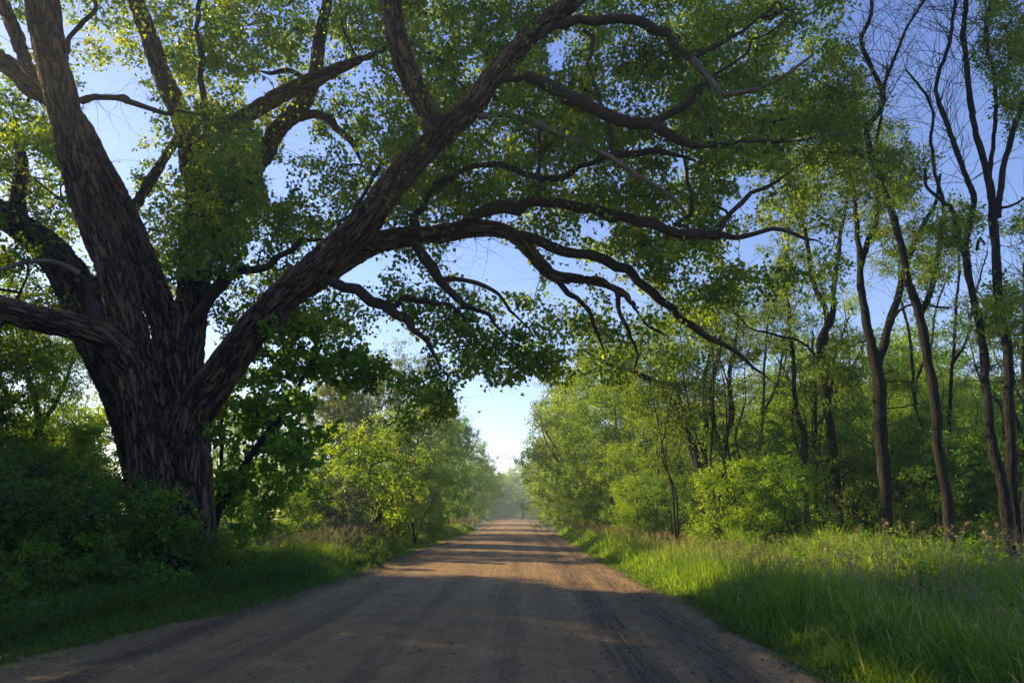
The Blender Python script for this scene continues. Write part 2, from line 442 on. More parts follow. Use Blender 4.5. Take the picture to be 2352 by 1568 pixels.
# dark damp wheel tracks right of centre and the loose gravel shoulders, by position across the road
sx = N.new('ShaderNodeSeparateXYZ'); L.new(tc.outputs['Object'], sx.inputs[0])
wob = noise(1.0, 3, 0.5, mapping((0.4, 0.12, 1)))
xw = mathn('ADD', sx.outputs[0], mathn('MULTIPLY', mathn('SUBTRACT', wob.outputs['Fac'], 0.5), 0.9))
def band(c, w, k):
    d = mathn('ABSOLUTE', mathn('SUBTRACT', xw, c))
    mr = N.new('ShaderNodeMapRange'); mr.interpolation_type = 'SMOOTHSTEP'
    mr.inputs['From Min'].default_value = w; mr.inputs['From Max'].default_value = w * 0.2; mr.inputs['To Min'].default_value = 0; mr.inputs['To Max'].default_value = k
    L.new(d, mr.inputs['Value']); return mr.outputs[0]
tyre = noise(1.0, 4, 0.7, mapping((20, 0.5, 1)))
tr_ = ramp(N, [(0.4, (0.25, 0.25, 0.25)), (0.6, (1, 1, 1))]); L.new(tyre.outputs['Fac'], tr_.inputs[0])
for c, w, k in ((1.3, 0.42, 0.95), (2.15, 0.5, 0.9), (-4.5, 0.6, 0.9), (-3.2, 0.3, 0.5), (-1.6, 0.25, 0.35), (-0.2, 0.3, 0.4)):
    cc = mixc(cc, (0.045, 0.031, 0.020), mathn('MULTIPLY', band(c, w, k), tr_.outputs[0]))
# pebbles pressed into the surface
vo = N.new('ShaderNodeTexVoronoi'); vo.inputs['Scale'].default_value = 38; L.new(tc.outputs['Object'], vo.inputs['Vector'])
pm = ramp(N, [(0.10, (1, 1, 1)), (0.24, (0, 0, 0))]); L.new(vo.outputs['Distance'], pm.inputs[0])
pick = N.new('ShaderNodeSeparateColor'); L.new(vo.outputs['Color'], pick.inputs[0])
side = N.new('ShaderNodeMapRange'); side.inputs['From Min'].default_value = 1.2; side.inputs['From Max'].default_value = 4.3
side.inputs['To Min'].default_value = 0.86; side.inputs['To Max'].default_value = 0.25
L.new(mathn('ABSOLUTE', mathn('ADD', xw, 1.0)), side.inputs['Value'])
sel = mathn('MULTIPLY', mathn('GREATER_THAN', pick.outputs[0], side.outputs[0]), pm.outputs[0])
pc = ramp(N, [(0.0, (0.04, 0.03, 0.022)), (0.5, (0.13, 0.10, 0.075)), (1.0, (0.27, 0.23, 0.18))]); L.new(pick.outputs[1], pc.inputs[0])
cc = mixc(cc, pc.outputs[0], sel)
L.new(cc, pr.inputs['Base Color'])
hgt = mathn('ADD', mathn('MULTIPLY', streak2.outputs['Fac'], 0.8), mathn('MULTIPLY', gran.outputs['Fac'], 0.35))
hgt = mathn('ADD', hgt, mathn('MULTIPLY', sel, 0.5))
hgt = mathn('ADD', hgt, mathn('MULTIPLY', noise(7, 6, 0.7).outputs['Fac'], 0.5))
bp = N.new('ShaderNodeBump'); bp.inputs['Strength'].default_value = 1.0; bp.inputs['Distance'].default_value = 0.035
L.new(hgt, bp.inputs['Height']); L.new(bp.outputs[0], pr.inputs['Normal']); L.new(pr.outputs[0], out.inputs['Surface'])
M_road = m
ys = np.concatenate([np.linspace(-12, 3, 16), np.arange(3.1, 30, 0.1), np.arange(30.3, 90, 0.5), np.arange(91, 420, 3)])
tt = np.linspace(0, 1, 90)
Le, Re = road_edges(ys)
rg = np.random.default_rng(5)
Le = Le + np.convolve(rg.normal(size=len(ys)), np.ones(3) / 3, 'same') * 0.08
Re = Re + np.convolve(rg.normal(size=len(ys)), np.ones(3) / 3, 'same') * 0.08
X = Le[:, None] * (1 - tt) + Re[:, None] * tt; Y = np.repeat(ys[:, None], len(tt), 1)
def road_z(X, Y, tt=None):
    c = np.clip(1 - ((X + 1.0) / 4.2) ** 2, -1, 1)
    z = ground_z(X * 0, Y) + 0.06 * c
    for cx, w, a in ((1.35, 0.28, -0.022), (2.05, 0.3, -0.02), (-3.7, 0.3, -0.02), (-0.6, .4, -0.01), (2.6, 0.2, 0.05), (-4.35, 0.3, 0.045)):
        z = z + a * np.exp(-((X - cx - 0.15 * np.sin(Y * 0.2)) / w) ** 2)
    return z + 0.006 * np.sin(X * 7 + np.sin(Y * 3)) * np.sin(Y * 4.1 + 2 * np.sin(X * 3))
Z = road_z(X, Y)
edge = np.minimum(tt, 1 - tt)[None] * (Re - Le)[:, None]
Z = Z - 0.07 * np.clip(1 - edge / 0.25, 0, 1) ** 2 + 0.004
v = np.stack([X, Y, Z], 2).reshape(-1, 3); nx = len(tt)
i = np.arange(len(ys) - 1)[:, None] * nx + np.arange(nx - 1)[None]
mb = MB(); mb.add(v, np.stack([i, i + 1, i + nx + 1, i + nx], 2).reshape(-1, 4))
tag(mb.build('road', M_road, smooth=True), 'brown dirt road with wheel tracks running straight to the horizon', 'road', kind='structure')

def pebble_mat(name, a, b, c):
    m, N, L = new_mat(name)
    out = N.new('ShaderNodeOutputMaterial'); pr = N.new('ShaderNodeBsdfPrincipled'); pr.inputs['Roughness'].default_value = 0.85
    at = N.new('ShaderNodeAttribute'); at.attribute_name = 'rnd'; r = ramp(N, [(0, a), (0.6, b), (1, c)])
    L.new(at.outputs['Fac'], r.inputs[0]); L.new(r.outputs[0], pr.inputs['Base Color']); L.new(pr.outputs[0], out.inputs['Surface'])
    return m
def stones(rng, n, xy, smin, smax, name, mat, label, cat):
    o = np.array([[1, 0, 0], [0, 1, 0], [-1, 0, 0], [0, -1, 0], [.6, .6, .8], [-.6, .5, .8], [-.5, -.6, .75], [.6, -.5, .8]], float)
    fq = np.array([[4, 5, 6, 7], [0, 1, 5, 4], [1, 2, 6, 5], [2, 3, 7, 6], [3, 0, 4, 7]])
    x, y = xy
    s = smin * (smax / smin) ** (rng.random(n) ** 2.6)
    a = rng.uniform(0, 6.28, n)
    sc = s[:, None] * np.stack([rng.uniform(.6, 1.2, n), rng.uniform(.5, 1, n), rng.uniform(.35, .8, n)], 1)
    p = o[None] * sc[:, None] * rng.uniform(0.75, 1.15, (n, 8, 1))
    px = p[..., 0] * np.cos(a)[:, None] - p[..., 1] * np.sin(a)[:, None]; py = p[..., 0] * np.sin(a)[:, None] + p[..., 1] * np.cos(a)[:, None]
    z = road_z(x, y)
    v = np.stack([px + x[:, None], py + y[:, None], p[..., 2] + z[:, None] + 0.002], 2)
    f = fq[None] + (np.arange(n) * 8)[:, None, None]
    mb = MB(); mb.add(v.reshape(-1, 3), f.reshape(-1, 4), np.repeat(rng.random(n), 5))
    return tag(mb.build(name, mat), label, cat, kind='stuff')
rng = np.random.default_rng(11)
n = 26000
y = 3.2 * (42 / 3.2) ** rng.random(n)
Le, Re = road_edges(y)
kind = rng.random(n)
x = np.where(kind < 0.42, Re - np.abs(rng.normal(size=n)) * 0.55 + 0.2, np.where(kind < 0.8, Le + np.abs(rng.normal(size=n)) * 0.7 - 0.2, rng.uniform(0, 1, n) * (Re - Le) + Le))
stones(rng, n, (x, y), 0.005, 0.028, 'gravel', pebble_mat('gravel_stone', (0.05, 0.037, 0.026), (0.13, 0.10, 0.072), (0.27, 0.23, 0.18)), 'loose grey and brown gravel along both shoulders of the dirt road', 'gravel')
n = 1900
y = 3.5 * (24 / 3.5) ** rng.random(n)
cl = rng.choice([0.55, 1.3, 2.0, 2.4], n, p=[.3, .25, .25, .2])
x = cl + rng.normal(size=n) * np.where(rng.random(n) < 0.3, 1.3, 0.32)
stones(rng, n, (x, y), 0.005, 0.032, 'dirt_clods', pebble_mat('clod_earth', (0.03, 0.022, 0.017), (0.06, 0.045, 0.034), (0.09, 0.07, 0.05)), 'dark clods of earth scattered on the right half of the dirt road', 'clods')

# ================================================================== THE GREAT COTTONWOOD
rng = np.random.default_rng(3)
def L3(pts, dflt=None):
    """rows (u, v, half-width in the frame's units, forward distance) -> (x,y,z,r)"""
    o = []
    for u, v, r, d in pts:
        p = P(u, v, d)
        dep = float(project(p[None])[0, 2])
        o.append([*p, r / F * dep])
    return np.array(o)
LIMBS = {
 'A': [(390,1400,150,17),(378,1300,118,17),(372,1180,98,17),(362,1060,84,17),(345,960,72,17),(328,880,62,17),(305,800,56,17),(285,710,52,16.9),(262,615,50,16.8),(218,510,52,16.7),(192,430,50,16.6),(172,357,48,16.6),(148,255,46,16.5),(124,153,46,16.4),(106,77,47,16.3),(98,0,47,16.2),(90,-120,44,16),(80,-300,36,15.6),(60,-500,24,15)],
 'A0': [(465,1420,60,16.9),(462,1300,48,16.9),(455,1200,46,16.9),(448,1080,46,16.9),(442,980,46,16.9),(440,920,44,16.9)],
 'B': [(420,1050,60,17.8),(415,900,52,17.8),(385,760,42,17.9),(350,660,38,18),(312,560,36,18.1),(270,460,34,18.2),(222,370,31,18.3),(180,285,28,18.4),(130,235,26,18.5),(76,204,26,18.6),(36,163,25,18.7),(0,137,25,18.8),(-60,95,24,18.9),(-160,20,20,19),(-300,-90,14,19)],
 'E': [(130,200,22,17.6),(66,153,17,17.8),(36,76,17,17.9),(10,15,16,18),(-25,-60,15,18),(-80,-200,10,18)],
 'F': [(425,1000,60,17.9),(425,880,52,17.9),(432,760,46,18),(445,660,43,18),(452,570,42,18),(456,500,38,18),(455,440,33,18),(440,380,31,18.1),(430,310,28,18.1)],
 'F1': [(430,310,28,18.1),(410,250,26,18.2),(375,180,25,18.3),(350,105,23,18.4),(331,51,22,18.5),(311,0,20,18.5),(290,-90,18,18.6),(250,-260,12,19)],
 'F2': [(455,540,34,18.1),(490,490,30,18.4),(540,430,27,18.7),(598,370,26,19),(632,306,25,19.2),(688,245,24,19.4),(722,180,20,19.6),(733,100,17,19.8),(752,0,14,20),(770,-120,11,20.2)],
 'F3': [(432,400,28,18.2),(480,320,24,18),(520,285,21,17.8),(571,262,20,17.6),(637,222,22,17.4),(714,188,22,17.2),(775,158,16,17),(825,138,11,17),(870,120,7,17)],
 'H': [(425,1010,60,16.9),(455,935,60,16.8),(505,862,56,16.7),(556,790,52,16.6),(612,722,50,16.5),(680,655,50,16.4),(760,585,50,16.3),(835,515,48,16.2),(890,440,44,16.1),(950,370,42,16),(1010,310,40,15.9),(1080,250,36,15.8),(1130,180,34,15.7),(1190,110,31,15.6),(1260,50,29,15.5),(1330,-10,27,15.4),(1420,-90,24,15.2),(1540,-200,18,15)],
 'H2': [(1010,315,34,15.9),(978,250,29,15.8),(945,185,30,15.7),(918,115,29,15.6),(905,50,27,15.5),(898,-30,26,15.4),(885,-150,22,15.2),(870,-300,14,15)],
 'I': [(640,700,38,16.7),(720,640,42,16.9),(800,590,38,17),(860,562,34,17),(920,545,31,17),(1000,538,28,17),(1070,527,28,17),(1130,525,24,17),(1190,548,21,17),(1230,592,20,17.1),(1270,632,18,17.2),(1320,640,15,17.3),(1380,648,13,17.4),(1440,682,10,17.5),(1480,740,7,17.6),(1540,775,5,17.8)],
 'K': [(300,830,44,16.8),(255,785,40,16.5),(180,752,37,16.1),(100,735,35,15.7),(30,716,34,15.3),(-40,700,33,15),(-160,680,28,14.5),(-320,620,20,14)],
}
THIN = {
 'A2': [(185,240,9,16.5),(222,222,9,16.3),(270,224,9,16.2),(316,237,8,16.1),(357,255,6,16),(420,262,4,16)],
 'A3': [(150,120,7,16.4),(175,60,6,16.2),(215,20,5,16),(220,-40,4,16)],
 'G': [(452,430,9,18.1),(480,330,9,18.2),(470,260,9,18.2),(462,185,8,18.2),(460,100,7,18.2),(452,0,6,18.3),(450,-60,5,18.4)],
 'F2b': [(690,268,14,19.3),(724,260,12,19.2),(765,290,11,19),(800,322,9,18.9),(815,352,6,18.8)],
 'F2c': [(728,190,8,19.5),(705,180,8,19.5),(660,160,7,19.3),(620,165,5,19.2)],
 'Mi': [(445,735,18,17.8),(478,695,18,17.6),(510,652,17,17.4),(560,620,12,17.2),(612,607,10,17),(663,571,8,16.9),(714,556,6,16.8)],
 'H3': [(1140,185,18,15.7),(1200,178,16,15.6),(1262,200,20,15.5),(1330,235,22,15.4),(1400,262,21,15.3),(1470,280,18,15.2),(1540,312,15,15.1),(1600,330,9,15),(1700,328,6,15),(1800,322,4,15)],
 'H3b': [(1465,275,11,15.2),(1520,268,9,15.1),(1572,240,8,15),(1610,200,5,14.9),(1680,150,4,14.8),(1770,70,3,14.7)],
 'H4': [(1260,58,13,15.5),(1340,50,12,15.4),(1410,42,13,15.3),(1480,55,13,15.2),(1540,90,12,15.1),(1590,140,9,15)],
 'H4b': [(1590,130,7,15),(1650,100,6,14.9),(1720,60,4,14.8),(1780,30,3,14.7)],
 'I2': [(1165,535,15,17),(1250,560,14,17),(1330,585,14,17.1),(1420,612,13,17.2),(1480,660,12,17.3),(1540,712,11,17.4),(1620,770,9,17.5),(1680,805,6,17.6),(1740,850,4,17.8)],
 'I3': [(1062,522,18,17),(1090,490,16,16.8),(1150,476,16,16.7),(1220,470,15,16.6),(1300,470,14,16.5),(1370,486,14,16.4),(1450,505,14,16.3),(1540,530,13,16.2),(1640,540,11,16.1),(1700,545,8,16),(1790,532,5,16),(1860,548,3,16)],
 'I3b': [(1655,530,8,16.1),(1680,485,7,16),(1740,442,6,15.9),(1795,405,4,15.8)],
 'I3c': [(1560,520,7,16.2),(1585,475,6,16.1),(1580,420,5,16),(1575,380,4,16)],
 'I4': [(958,560,17,17),(990,620,14,16.9),(1020,660,12,16.8),(1060,692,9,16.7),(1100,712,7,16.6),(1150,755,5,16.5)],
 'I4b': [(1010,640,8,16.8),(1050,640,7,16.9),(1110,660,6,17),(1160,690,5,17),(1200,740,3,17)],
 'I5': [(950,535,15,17),(958,490,11,17),(975,455,8,17),(1010,425,6,17)],
 'I6': [(1280,640,9,17.2),(1312,672,8,17.1),(1350,712,6,17),(1368,755,5,16.9),(1377,792,3,16.9)],
 'I7': [(1410,660,7,17.4),(1420,720,6,17.3),(1455,770,5,17.2),(1460,820,3,17.2)],
 'J': [(700,630,16,16.5),(760,645,14,16.4),(820,670,15,16.3),(880,700,14,16.2),(930,735,11,16.1),(970,770,8,16),(1000,815,5,16)],
 'J2': [(895,710,8,16.2),(925,688,8,16.2),(975,685,7,16.1),(1020,702,6,16),(1060,725,4,16)],
 'J3': [(640,700,6,16.3),(645,740,6,16.2),(650,775,4,16.2)],
 'K2': [(222,750,14,16.2),(208,700,9,16.1),(200,655,8,16),(180,625,6,15.9)],
 'N1': [(1240,290,5,15.5),(1235,350,5,15.5),(1240,420,4,15.5)],
 'N2': [(1340,60,6,15.4),(1360,140,5,15.4),(1372,220,5,15.4),(1390,260,4,15.4),(1400,330,5,15.4)],
 'N3': [(870,380,6,16.1),(820,470,5,16),(770,540,4,16)],
 'N4': [(1000,425,7,16.9),(1060,395,8,16.8),(1130,380,7,16.8),(1200,395,8,16.6),(1290,408,9,16.4),(1370,370,7,16.3),(1430,350,9,16.2),(1500,345,8,16),(1560,360,5,16)],
}
DEAD = [
 [(1590,138,10,15),(1625,175,8,14.9),(1660,216,7,14.8),(1700,212,6,14.7),(1745,203,5,14.6),(1800,175,4,14.5),(1865,128,3,14.4)],
 [(1100,268,8,15.8),(1160,264,7,15.6),(1230,285,9,15.5),(1310,320,8,15.4),(1390,355,7,15.3),(1460,400,6,15.2),(1540,450,5,15.1),(1575,490,4,15)],
 [(182,628,7,15.9),(150,610,6,15.7),(110,600,6,15.6),(55,603,5,15.4),(0,620,4,15.2),(-60,640,3,15)],
]
base = P(385, 1330, 17.0); base[2] = float(ground_z(base[0], base[1]))
cot = empty('cottonwood_tree', base)
tag(cot, 'giant old cottonwood with furrowed bark at the left, its limbs arching over the road', 'tree')

def local(mb_):  # geometry is laid out in world space; make it local to the thing's base
    pass
def rebase(o, base):
    me = o.data
    me.transform(Matrix.Translation(-Vector([float(a) for a in base])))

def skinned_trunk(name, limbs, mat, voxel, parent, thick_lines=None):
    """one continuous surface over all limbs, with bark coordinates that run along each limb"""
    mbx = MB(); samples = []
    for k, ln in enumerate(limbs):
        s_ = smoothline(ln, 0.12)
        tube(mbx, s_, 20)
        # close the start
        c = s_[:, :3]; t, Nn, Bb = frames(c)
        sl = np.concatenate([[0], np.cumsum(np.linalg.norm(np.diff(c, axis=0), axis=1))])
        for i in range(len(c)): samples.append((c[i], t[i], Nn[i], Bb[i], sl[i], s_[i, 3], k))
        a = np.linspace(0, 2 * np.pi, 20, endpoint=False)
        ring = c[0] + s_[0, 3] * (np.cos(a)[:, None] * Nn[0] + np.sin(a)[:, None] * Bb[0])
        jj = np.arange(20)
        mbx.add(np.vstack([ring, c[0][None]]), np.stack([(jj + 1) % 20, jj, np.full(20, 20)], 1))
    o = mbx.build(name, None)
    bpy.context.view_layer.objects.active = o; o.select_set(True)
    md = o.modifiers.new('weld', 'WELD'); md.merge_threshold = 0.0005
    md = o.modifiers.new('remesh', 'REMESH'); md.mode = 'VOXEL'; md.voxel_size = voxel; md.use_smooth_shade = True
    md = o.modifiers.new('smooth', 'SMOOTH'); md.factor = 0.5; md.iterations = 6
    dg = bpy.context.evaluated_depsgraph_get()
    me = bpy.data.meshes.new_from_object(o.evaluated_get(dg))
    o.modifiers.clear(); old = o.data; o.data = me; bpy.data.meshes.remove(old); me.name = name
    n = len(me.vertices); co = np.empty(n * 3, np.float32); me.vertices.foreach_get('co', co); co = co.reshape(-1, 3)
    C_ = np.array([s[0] for s in samples]); rad = np.array([s[5] for s in samples])
    kd = KDTree(len(C_))
    for i, c in enumerate(C_): kd.insert(c, i)
    kd.balance()
    best = np.empty(n, int)
    for i in range(n):
        cand = kd.find_n(co[i], 10)
        best[i] = min(cand, key=lambda q: q[2] / (rad[q[1]] + 0.02))[1]
    T = np.array([s[1] for s in samples])[best]; Nn = np.array([s[2] for s in samples])[best]; Bb = np.array([s[3] for s in samples])[best]
    S = np.array([s[4] for s in samples])[best]; K = np.array([s[6] for s in samples])[best]
    d = co - C_[best]
    bk = np.stack([(d * Nn).sum(1), (d * Bb).sum(1), S + (d * T).sum(1)], 1) + K[:, None] * 7.3
    a = me.attributes.new('bark', 'FLOAT_VECTOR', 'POINT'); a.data.foreach_set('vector', bk.astype(np.float32).ravel())
    me.materials.clear(); me.materials.append(mat)
    me.polygons.foreach_set('use_smooth', np.ones(len(me.polygons), bool))
    if parent: o.parent = parent
    return o

limb3 = {k: L3([(a_, b_, c_ * {'A': 0.72, 'A0': 0.78, 'H': 0.73, 'I': 0.74, 'F': 0.80, 'F3': 0.8, 'F2': 0.8, 'K': 0.82}.get(k, 0.84), d_) for a_, b_, c_, d_ in v_]) for k, v_ in LIMBS.items()}
thin3 = {k: L3([(a_, b_, c_ * (0.74 if k == 'H3' else 0.84), d_) for a_, b_, c_, d_ in v_]) for k, v_ in THIN.items()}
for k in thin3:                                    # fine tips instead of cut ends
    q = thin3[k]; e = q[-1] + (q[-1] - q[-2]) * 0.9; e[3] = 0.006; thin3[k] = np.vstack([q, e])
roots = []
for a_, l_, r_ in ((0.3, 2.0, 0.32), (1.5, 1.7, 0.28), (2.6, 2.1, 0.34), (3.7, 2.0, 0.30), (4.7, 1.9, 0.33), (5.6, 1.8, 0.28)):
    dx, dy = math.cos(a_), math.sin(a_)
    roots.append(np.array([[base[0] + dx * .3, base[1] + dy * .3, 1.7, r_ * 0.9], [base[0] + dx * .8, base[1] + dy * .8, .75, r_ * 0.9], [base[0] + dx * 1.25, base[1] + dy * 1.25, .2, r_], [base[0] + dx * l_, base[1] + dy * l_, -.15, r_ * .5]]))
tr = skinned_trunk('trunk', list(limb3.values()) + roots, M_bark, 0.035, cot)
rebase(tr, base)
tw = MB()
for k, ln in thin3.items(): 
    ln2 = smoothline(ln, 0.12)
    jit = rng.normal(size=(len(ln2) // 3 + 3, 3)) * 0.05; ti = np.arange(len(ln2)) / 3.0; ii = ti.astype(int); ft = (ti - ii)[:, None]
    ln2[:, :3] += jit[ii] * (1 - ft) + jit[ii + 1] * ft; ln2[:, 3] *= 1 + 0.12 * (jit[ii, 0] / 0.05) * 0.6
    tube(tw, ln2, 12, off=float(rng.uniform(0, 50)))
# nodes usable by twigs
nodes = []
for d_ in (limb3, thin3):
    for k, ln in d_.items():
        if k in ('A0',): continue
        s_ = smoothline(ln, 0.35)
        for q in s_:
            if q[3] < 0.5 and q[2] > 4.0: nodes.append(q[:3])
nodes = np.array(nodes)

# how leafy each patch of the crown is, 0..9, in patches of 98 units over the frame's upper part
GRID = ["547778878999998899998313",
        "546788865999987999997412",
        "564258876899998999999751",
        "775259857999999999989752",
        "764479968999999998637764",
        "665489788888789998536665",
        "776557663773114677765654",
        "776627787776655565776666",
        "887777996458843335788777",
        "666656662327302045566666"]
G = np.array([[int(c) for c in r] for r in GRID], float) / 9.0
GAPS = [  # polygons of open sky
 [(195,170),(300,165),(350,215),(345,300),(300,345),(268,410),(240,400),(205,320),(190,250)],
 [(262,355),(300,350),(305,440),(290,450)],
 [(560,190),(640,170),(640,205),(570,250)],
 [(650,280),(705,260),(715,350),(650,370)],
 [(600,385),(655,370),(660,450),(620,470)],
 [(1085,545),(1180,560),(1245,640),(1230,672),(1130,668),(1050,640),(1010,590),(1040,555)],
 [(760,610),(850,600),(870,640),(790,655)],
 [(875,720),(930,750),(985,815),(975,850),(905,850),(870,790)],
 [(1070,890),(1170,882),(1250,880),(1300,900),(1260,1100),(1120,1100),(1060,980)],
 [(1690,405),(1770,400),(1765,450),(1700,465)],
 [(1660,450),(1740,455),(1735,492),(1650,495)],
 [(1700,545),(1790,550),(1780,612),(1705,600)],
 [(1255,95),(1300,90),(1295,160),(1262,165)],
 [(1330,500),(1400,505),(1400,560),(1335,540)],
 [(360,690),(380,730),(370,790),(350,740)],
 [(565,555),(600,548),(610,590),(570,600)],
]
def inpoly(u, v, poly):
    c = np.zeros(len(u), bool); n = len(poly); j = n - 1
    for i in range(n):
        xi, yi = poly[i]; xj, yj = poly[j]
        c ^= ((yi > v) != (yj > v)) & (u < (xj - xi) * (v - yi) / (yj - yi + 1e-9) + xi)
        j = i
    return c
def keep_cot(p):
    q = project(p); u, v = q[:, 0], q[:, 1]
    inside = (u > -30) & (u < W + 30) & (v > -30) & (q[:, 2] > 0)
    g = np.zeros(len(u), bool)
    for poly in GAPS: g |= inpoly(u, v, poly)
    g |= (v > 885 + 25 * np.sin(u * 0.05)) & (u > 1050)
    g &= rng.random(len(u)) > 0.06
    # the thick limbs stay mostly clear of leaves on the side of the road
    dist = np.linalg.norm(p - CAM, axis=1)
    cov = ~((u > 400) & (u < 600) & (v > 230) & (v < 640))
    for c, w_, dd in LIMB2D:
        near = np.zeros(len(u), bool)
        for k in range(0, len(c)):
            near |= ((u - c[k, 0]) ** 2 + (v - c[k, 1]) ** 2 < (w_[k] + 8) ** 2) & (dist < dd[k] + 0.3)
        g |= near & cov & (rng.random(len(u)) > 0.10)
    return ~(inside & g)

LIMB2D = []
for d_ in (limb3, thin3):
    for k, ln in d_.items():
        s_ = smoothline(ln, 0.12 if ln[:, 3].max() < 0.15 else 0.25); q = project(s_[:, :3])
        LIMB2D.append((q[:, :2], s_[:, 3] * F / q[:, 2], np.linalg.norm(s_[:, :3] - CAM, axis=1)))
cen = []; 
ku = int(W / 98)
for gv in range(-3, 10):
    for gu in range(-2, 20):
        dens = G[min(max(gv, 0), 9), min(max(gu, 0), 23)]
        if gv == 9 and not (8 <= gu <= 10): continue
        if gv == 8 and gu < 8: continue
        if gv >= 7 and gu >= 16: continue
        lam = -math.log(max(1 - dens * 0.98, 0.02)) * 5.0
        if gu in (18, 19): lam *= 0.5
        if 0 <= gu < 9 and gv < 6: lam *= 1.3
        if gu < 0 or gv < 0: lam *= 0.6
        for _ in range(rng.poisson(lam)):
            u = (gu + rng.random()) * 98; v = (gv + rng.random()) * 98
            if any(inpoly(np.array([u]), np.array([v]), pl)[0] for pl in GAPS): continue
            # depth: near the limb that passes there
            near = None; bd = 1e9
            d = 17.4 + (1.3 if gu < 8 else 0) + rng.normal() * 1.0 + (rng.random() < 0.5) * rng.uniform(0, 4) - (rng.random() < 0.10) * 2.5
            if gu < 3 and gv >= 4: d = 22 + rng.random() * 2
            if 8 <= gu and gv >= 6: d = 17.2 + rng.normal() * 0.8
            cen.append(P(u, v, max(d, 12.5)))
for (u, v, ru, rv, d, n_) in ((500,330,100,100,17,12),(500,480,90,130,16.9,16),(470,600,60,60,16.8,12),(400,230,60,90,16.9,12),(300,40,60,60,16.5,8),(560,90,110,80,17.4,22),(620,560,50,60,17.2,8),(1500,230,200,130,16.5,30),(1400,720,200,100,18.2,10),(1580,660,140,90,18,14),(1110,790,120,65,17,10),(950,860,60,30,16.6,4),(985,915,50,45,16.6,6)):
    for _ in range(n_):
        a_ = rng.uniform(0, 6.28); q = math.sqrt(rng.random())
        cen.append(P(u + ru * q * math.cos(a_), v + rv * q * math.sin(a_), d + rng.normal() * 0.5))
cen = np.array(cen)
print('cottonwood clusters', len(cen))
arr = attach(rng, nodes, cen, tw, r0=0.0065, rmax=0.06, wob=0.18)
lf = MB()
foliage(lf, tw, rng, cen, 0.85, 8, 12, 0.108, 'deltoid', up=0.05, droop=0.7, keep=keep_cot, flat=0.65)
# leaves on shoots along the thinner limbs
# bare dead twigs in the sky gaps
def bare_twigs(mbt, start, dirs, rng, n, ln, r=0.006, curl=0.5):
    for i in range(n):
        s_ = start[rng.integers(len(start))]
        d = norm(np.array(dirs) + rng.normal(size=3) * 0.55)
        pts = [np.array([*s_, r])]
        k = 6
        for j in range(k):
            d = norm(d + rng.normal(size=3) * curl * 0.5)
            pts.append(np.array([*(pts[-1][:3] + d * ln / k * rng.uniform(.7, 1.3)), r * (1 - (j + 1) / (k + 0.6))]))
            if j in (2, 4):
                d2 = norm(d + rng.normal(size=3) * 0.7); e = pts[-1][:3] + d2 * ln * 0.3
                prisms(mbt, pts[-1][None, :3], e[None], r * 0.45, r * 0.15)
        tube(mbt, np.array(pts), 4)
bare_twigs(tw, [P(220, 225, 16.3), P(270, 226, 16.2), P(190, 160, 16.3), P(240, 215, 16.2)], (0.3, 0, -0.9), rng, 12, 1.2)
bare_twigs(tw, [P(1010, 560, 16.9), P(1090, 550, 16.9), P(1060, 680, 16.7), P(1120, 540, 16.9), P(1000, 600, 16.8)], (0.7, 0, -0.1), rng, 22, 1.6)
bare_twigs(tw, [P(300, 640, 16.4), P(360, 720, 16.6), P(330, 600, 16.4)], (0.4, -0.3, 0.1), rng, 9, 1.2)
bare_twigs(tw, [P(1300, 640, 17), P(1350, 700, 17), P(1400, 700, 17.2)], (0.1, -0.2, -0.9), rng, 10, 1.5)
o = tw.build('branches', M_twig, cot, smooth=True, hasbark=True); rebase(o, base)
o = lf.build('crown', M_cot, cot); rebase(o, base)
for k, dl in enumerate(DEAD):
    dm = MB(); ln = smoothline(L3(dl), 0.1); tube(dm, ln, 10)
    bare_twigs(dm, [q[:3] for q in ln[3:]], (0.5, 0, 0.1), rng, 5, 0.7, 0.006)
    o = dm.build('dead_branch', M_dead, cot, smooth=True, hasbark=True); rebase(o, base)
    o['label'] = ['bleached bare branch bending upward over the right half of the road', 'pale barkless branch slanting down beneath the upper limbs', 'grey dead branch crossing behind the left stem'][k]

# the second trunk behind it
LB = L3([(a_ + (16 if b_ > 500 else 0), b_, c_ * 0.76, d_) for a_, b_, c_, d_ in [(322,1380,78,20),(322,1250,64,20),(322,1130,56,20),(302,1030,55,20),(272,930,54,20.1),(238,850,54,20.2),(200,770,58,20.3),(172,690,57,20.4),(132,615,52,20.5),(82,560,46,20.6),(30,520,40,20.7),(-30,470,36,20.8),(-120,390,30,21),(-240,250,22,21)]])
LB2 = L3([(190,740,24,20.3),(240,640,18,20.8),(280,540,15,21.2),(330,440,12,21.6),(420,300,8,22)])
LB3 = L3([(60,545,20,20.6),(40,470,16,20.9),(50,380,13,21.2),(30,270,9,21.6)])
b2 = P(310, 1300, 20.0); b2[2] = float(ground_z(b2[0], b2[1]))
t2 = empty('cottonwood_tree', b2)
tag(t2, 'second cottonwood trunk leaning left, just behind the giant tree', 'tree')
o = skinned_trunk('trunk', [LB, LB2, LB3], M_bark, 0.045, t2); rebase(o, b2)
cen = []
for (u, v, ru, rv, d, n_) in ((60,420,150,140,23,38),(60,250,120,100,23,16),(300,430,90,110,23,14),(-150,350,150,200,21,40),(60,640,110,60,22.5,12),(560,480,120,110,22.5,26),(360,560,70,80,22,12)):
    for _ in range(n_):
        a_ = rng.uniform(0, 6.28); q = math.sqrt(rng.random())
        cen.append(P(u + ru * q * math.cos(a_), v + rv * q * math.sin(a_), d + rng.normal() * 0.9))
cen = np.array(cen); nd = np.vstack([smoothline(l_, 0.5)[:, :3] for l_ in (LB, LB2, LB3)]); nd = nd[nd[:, 2] > 5]
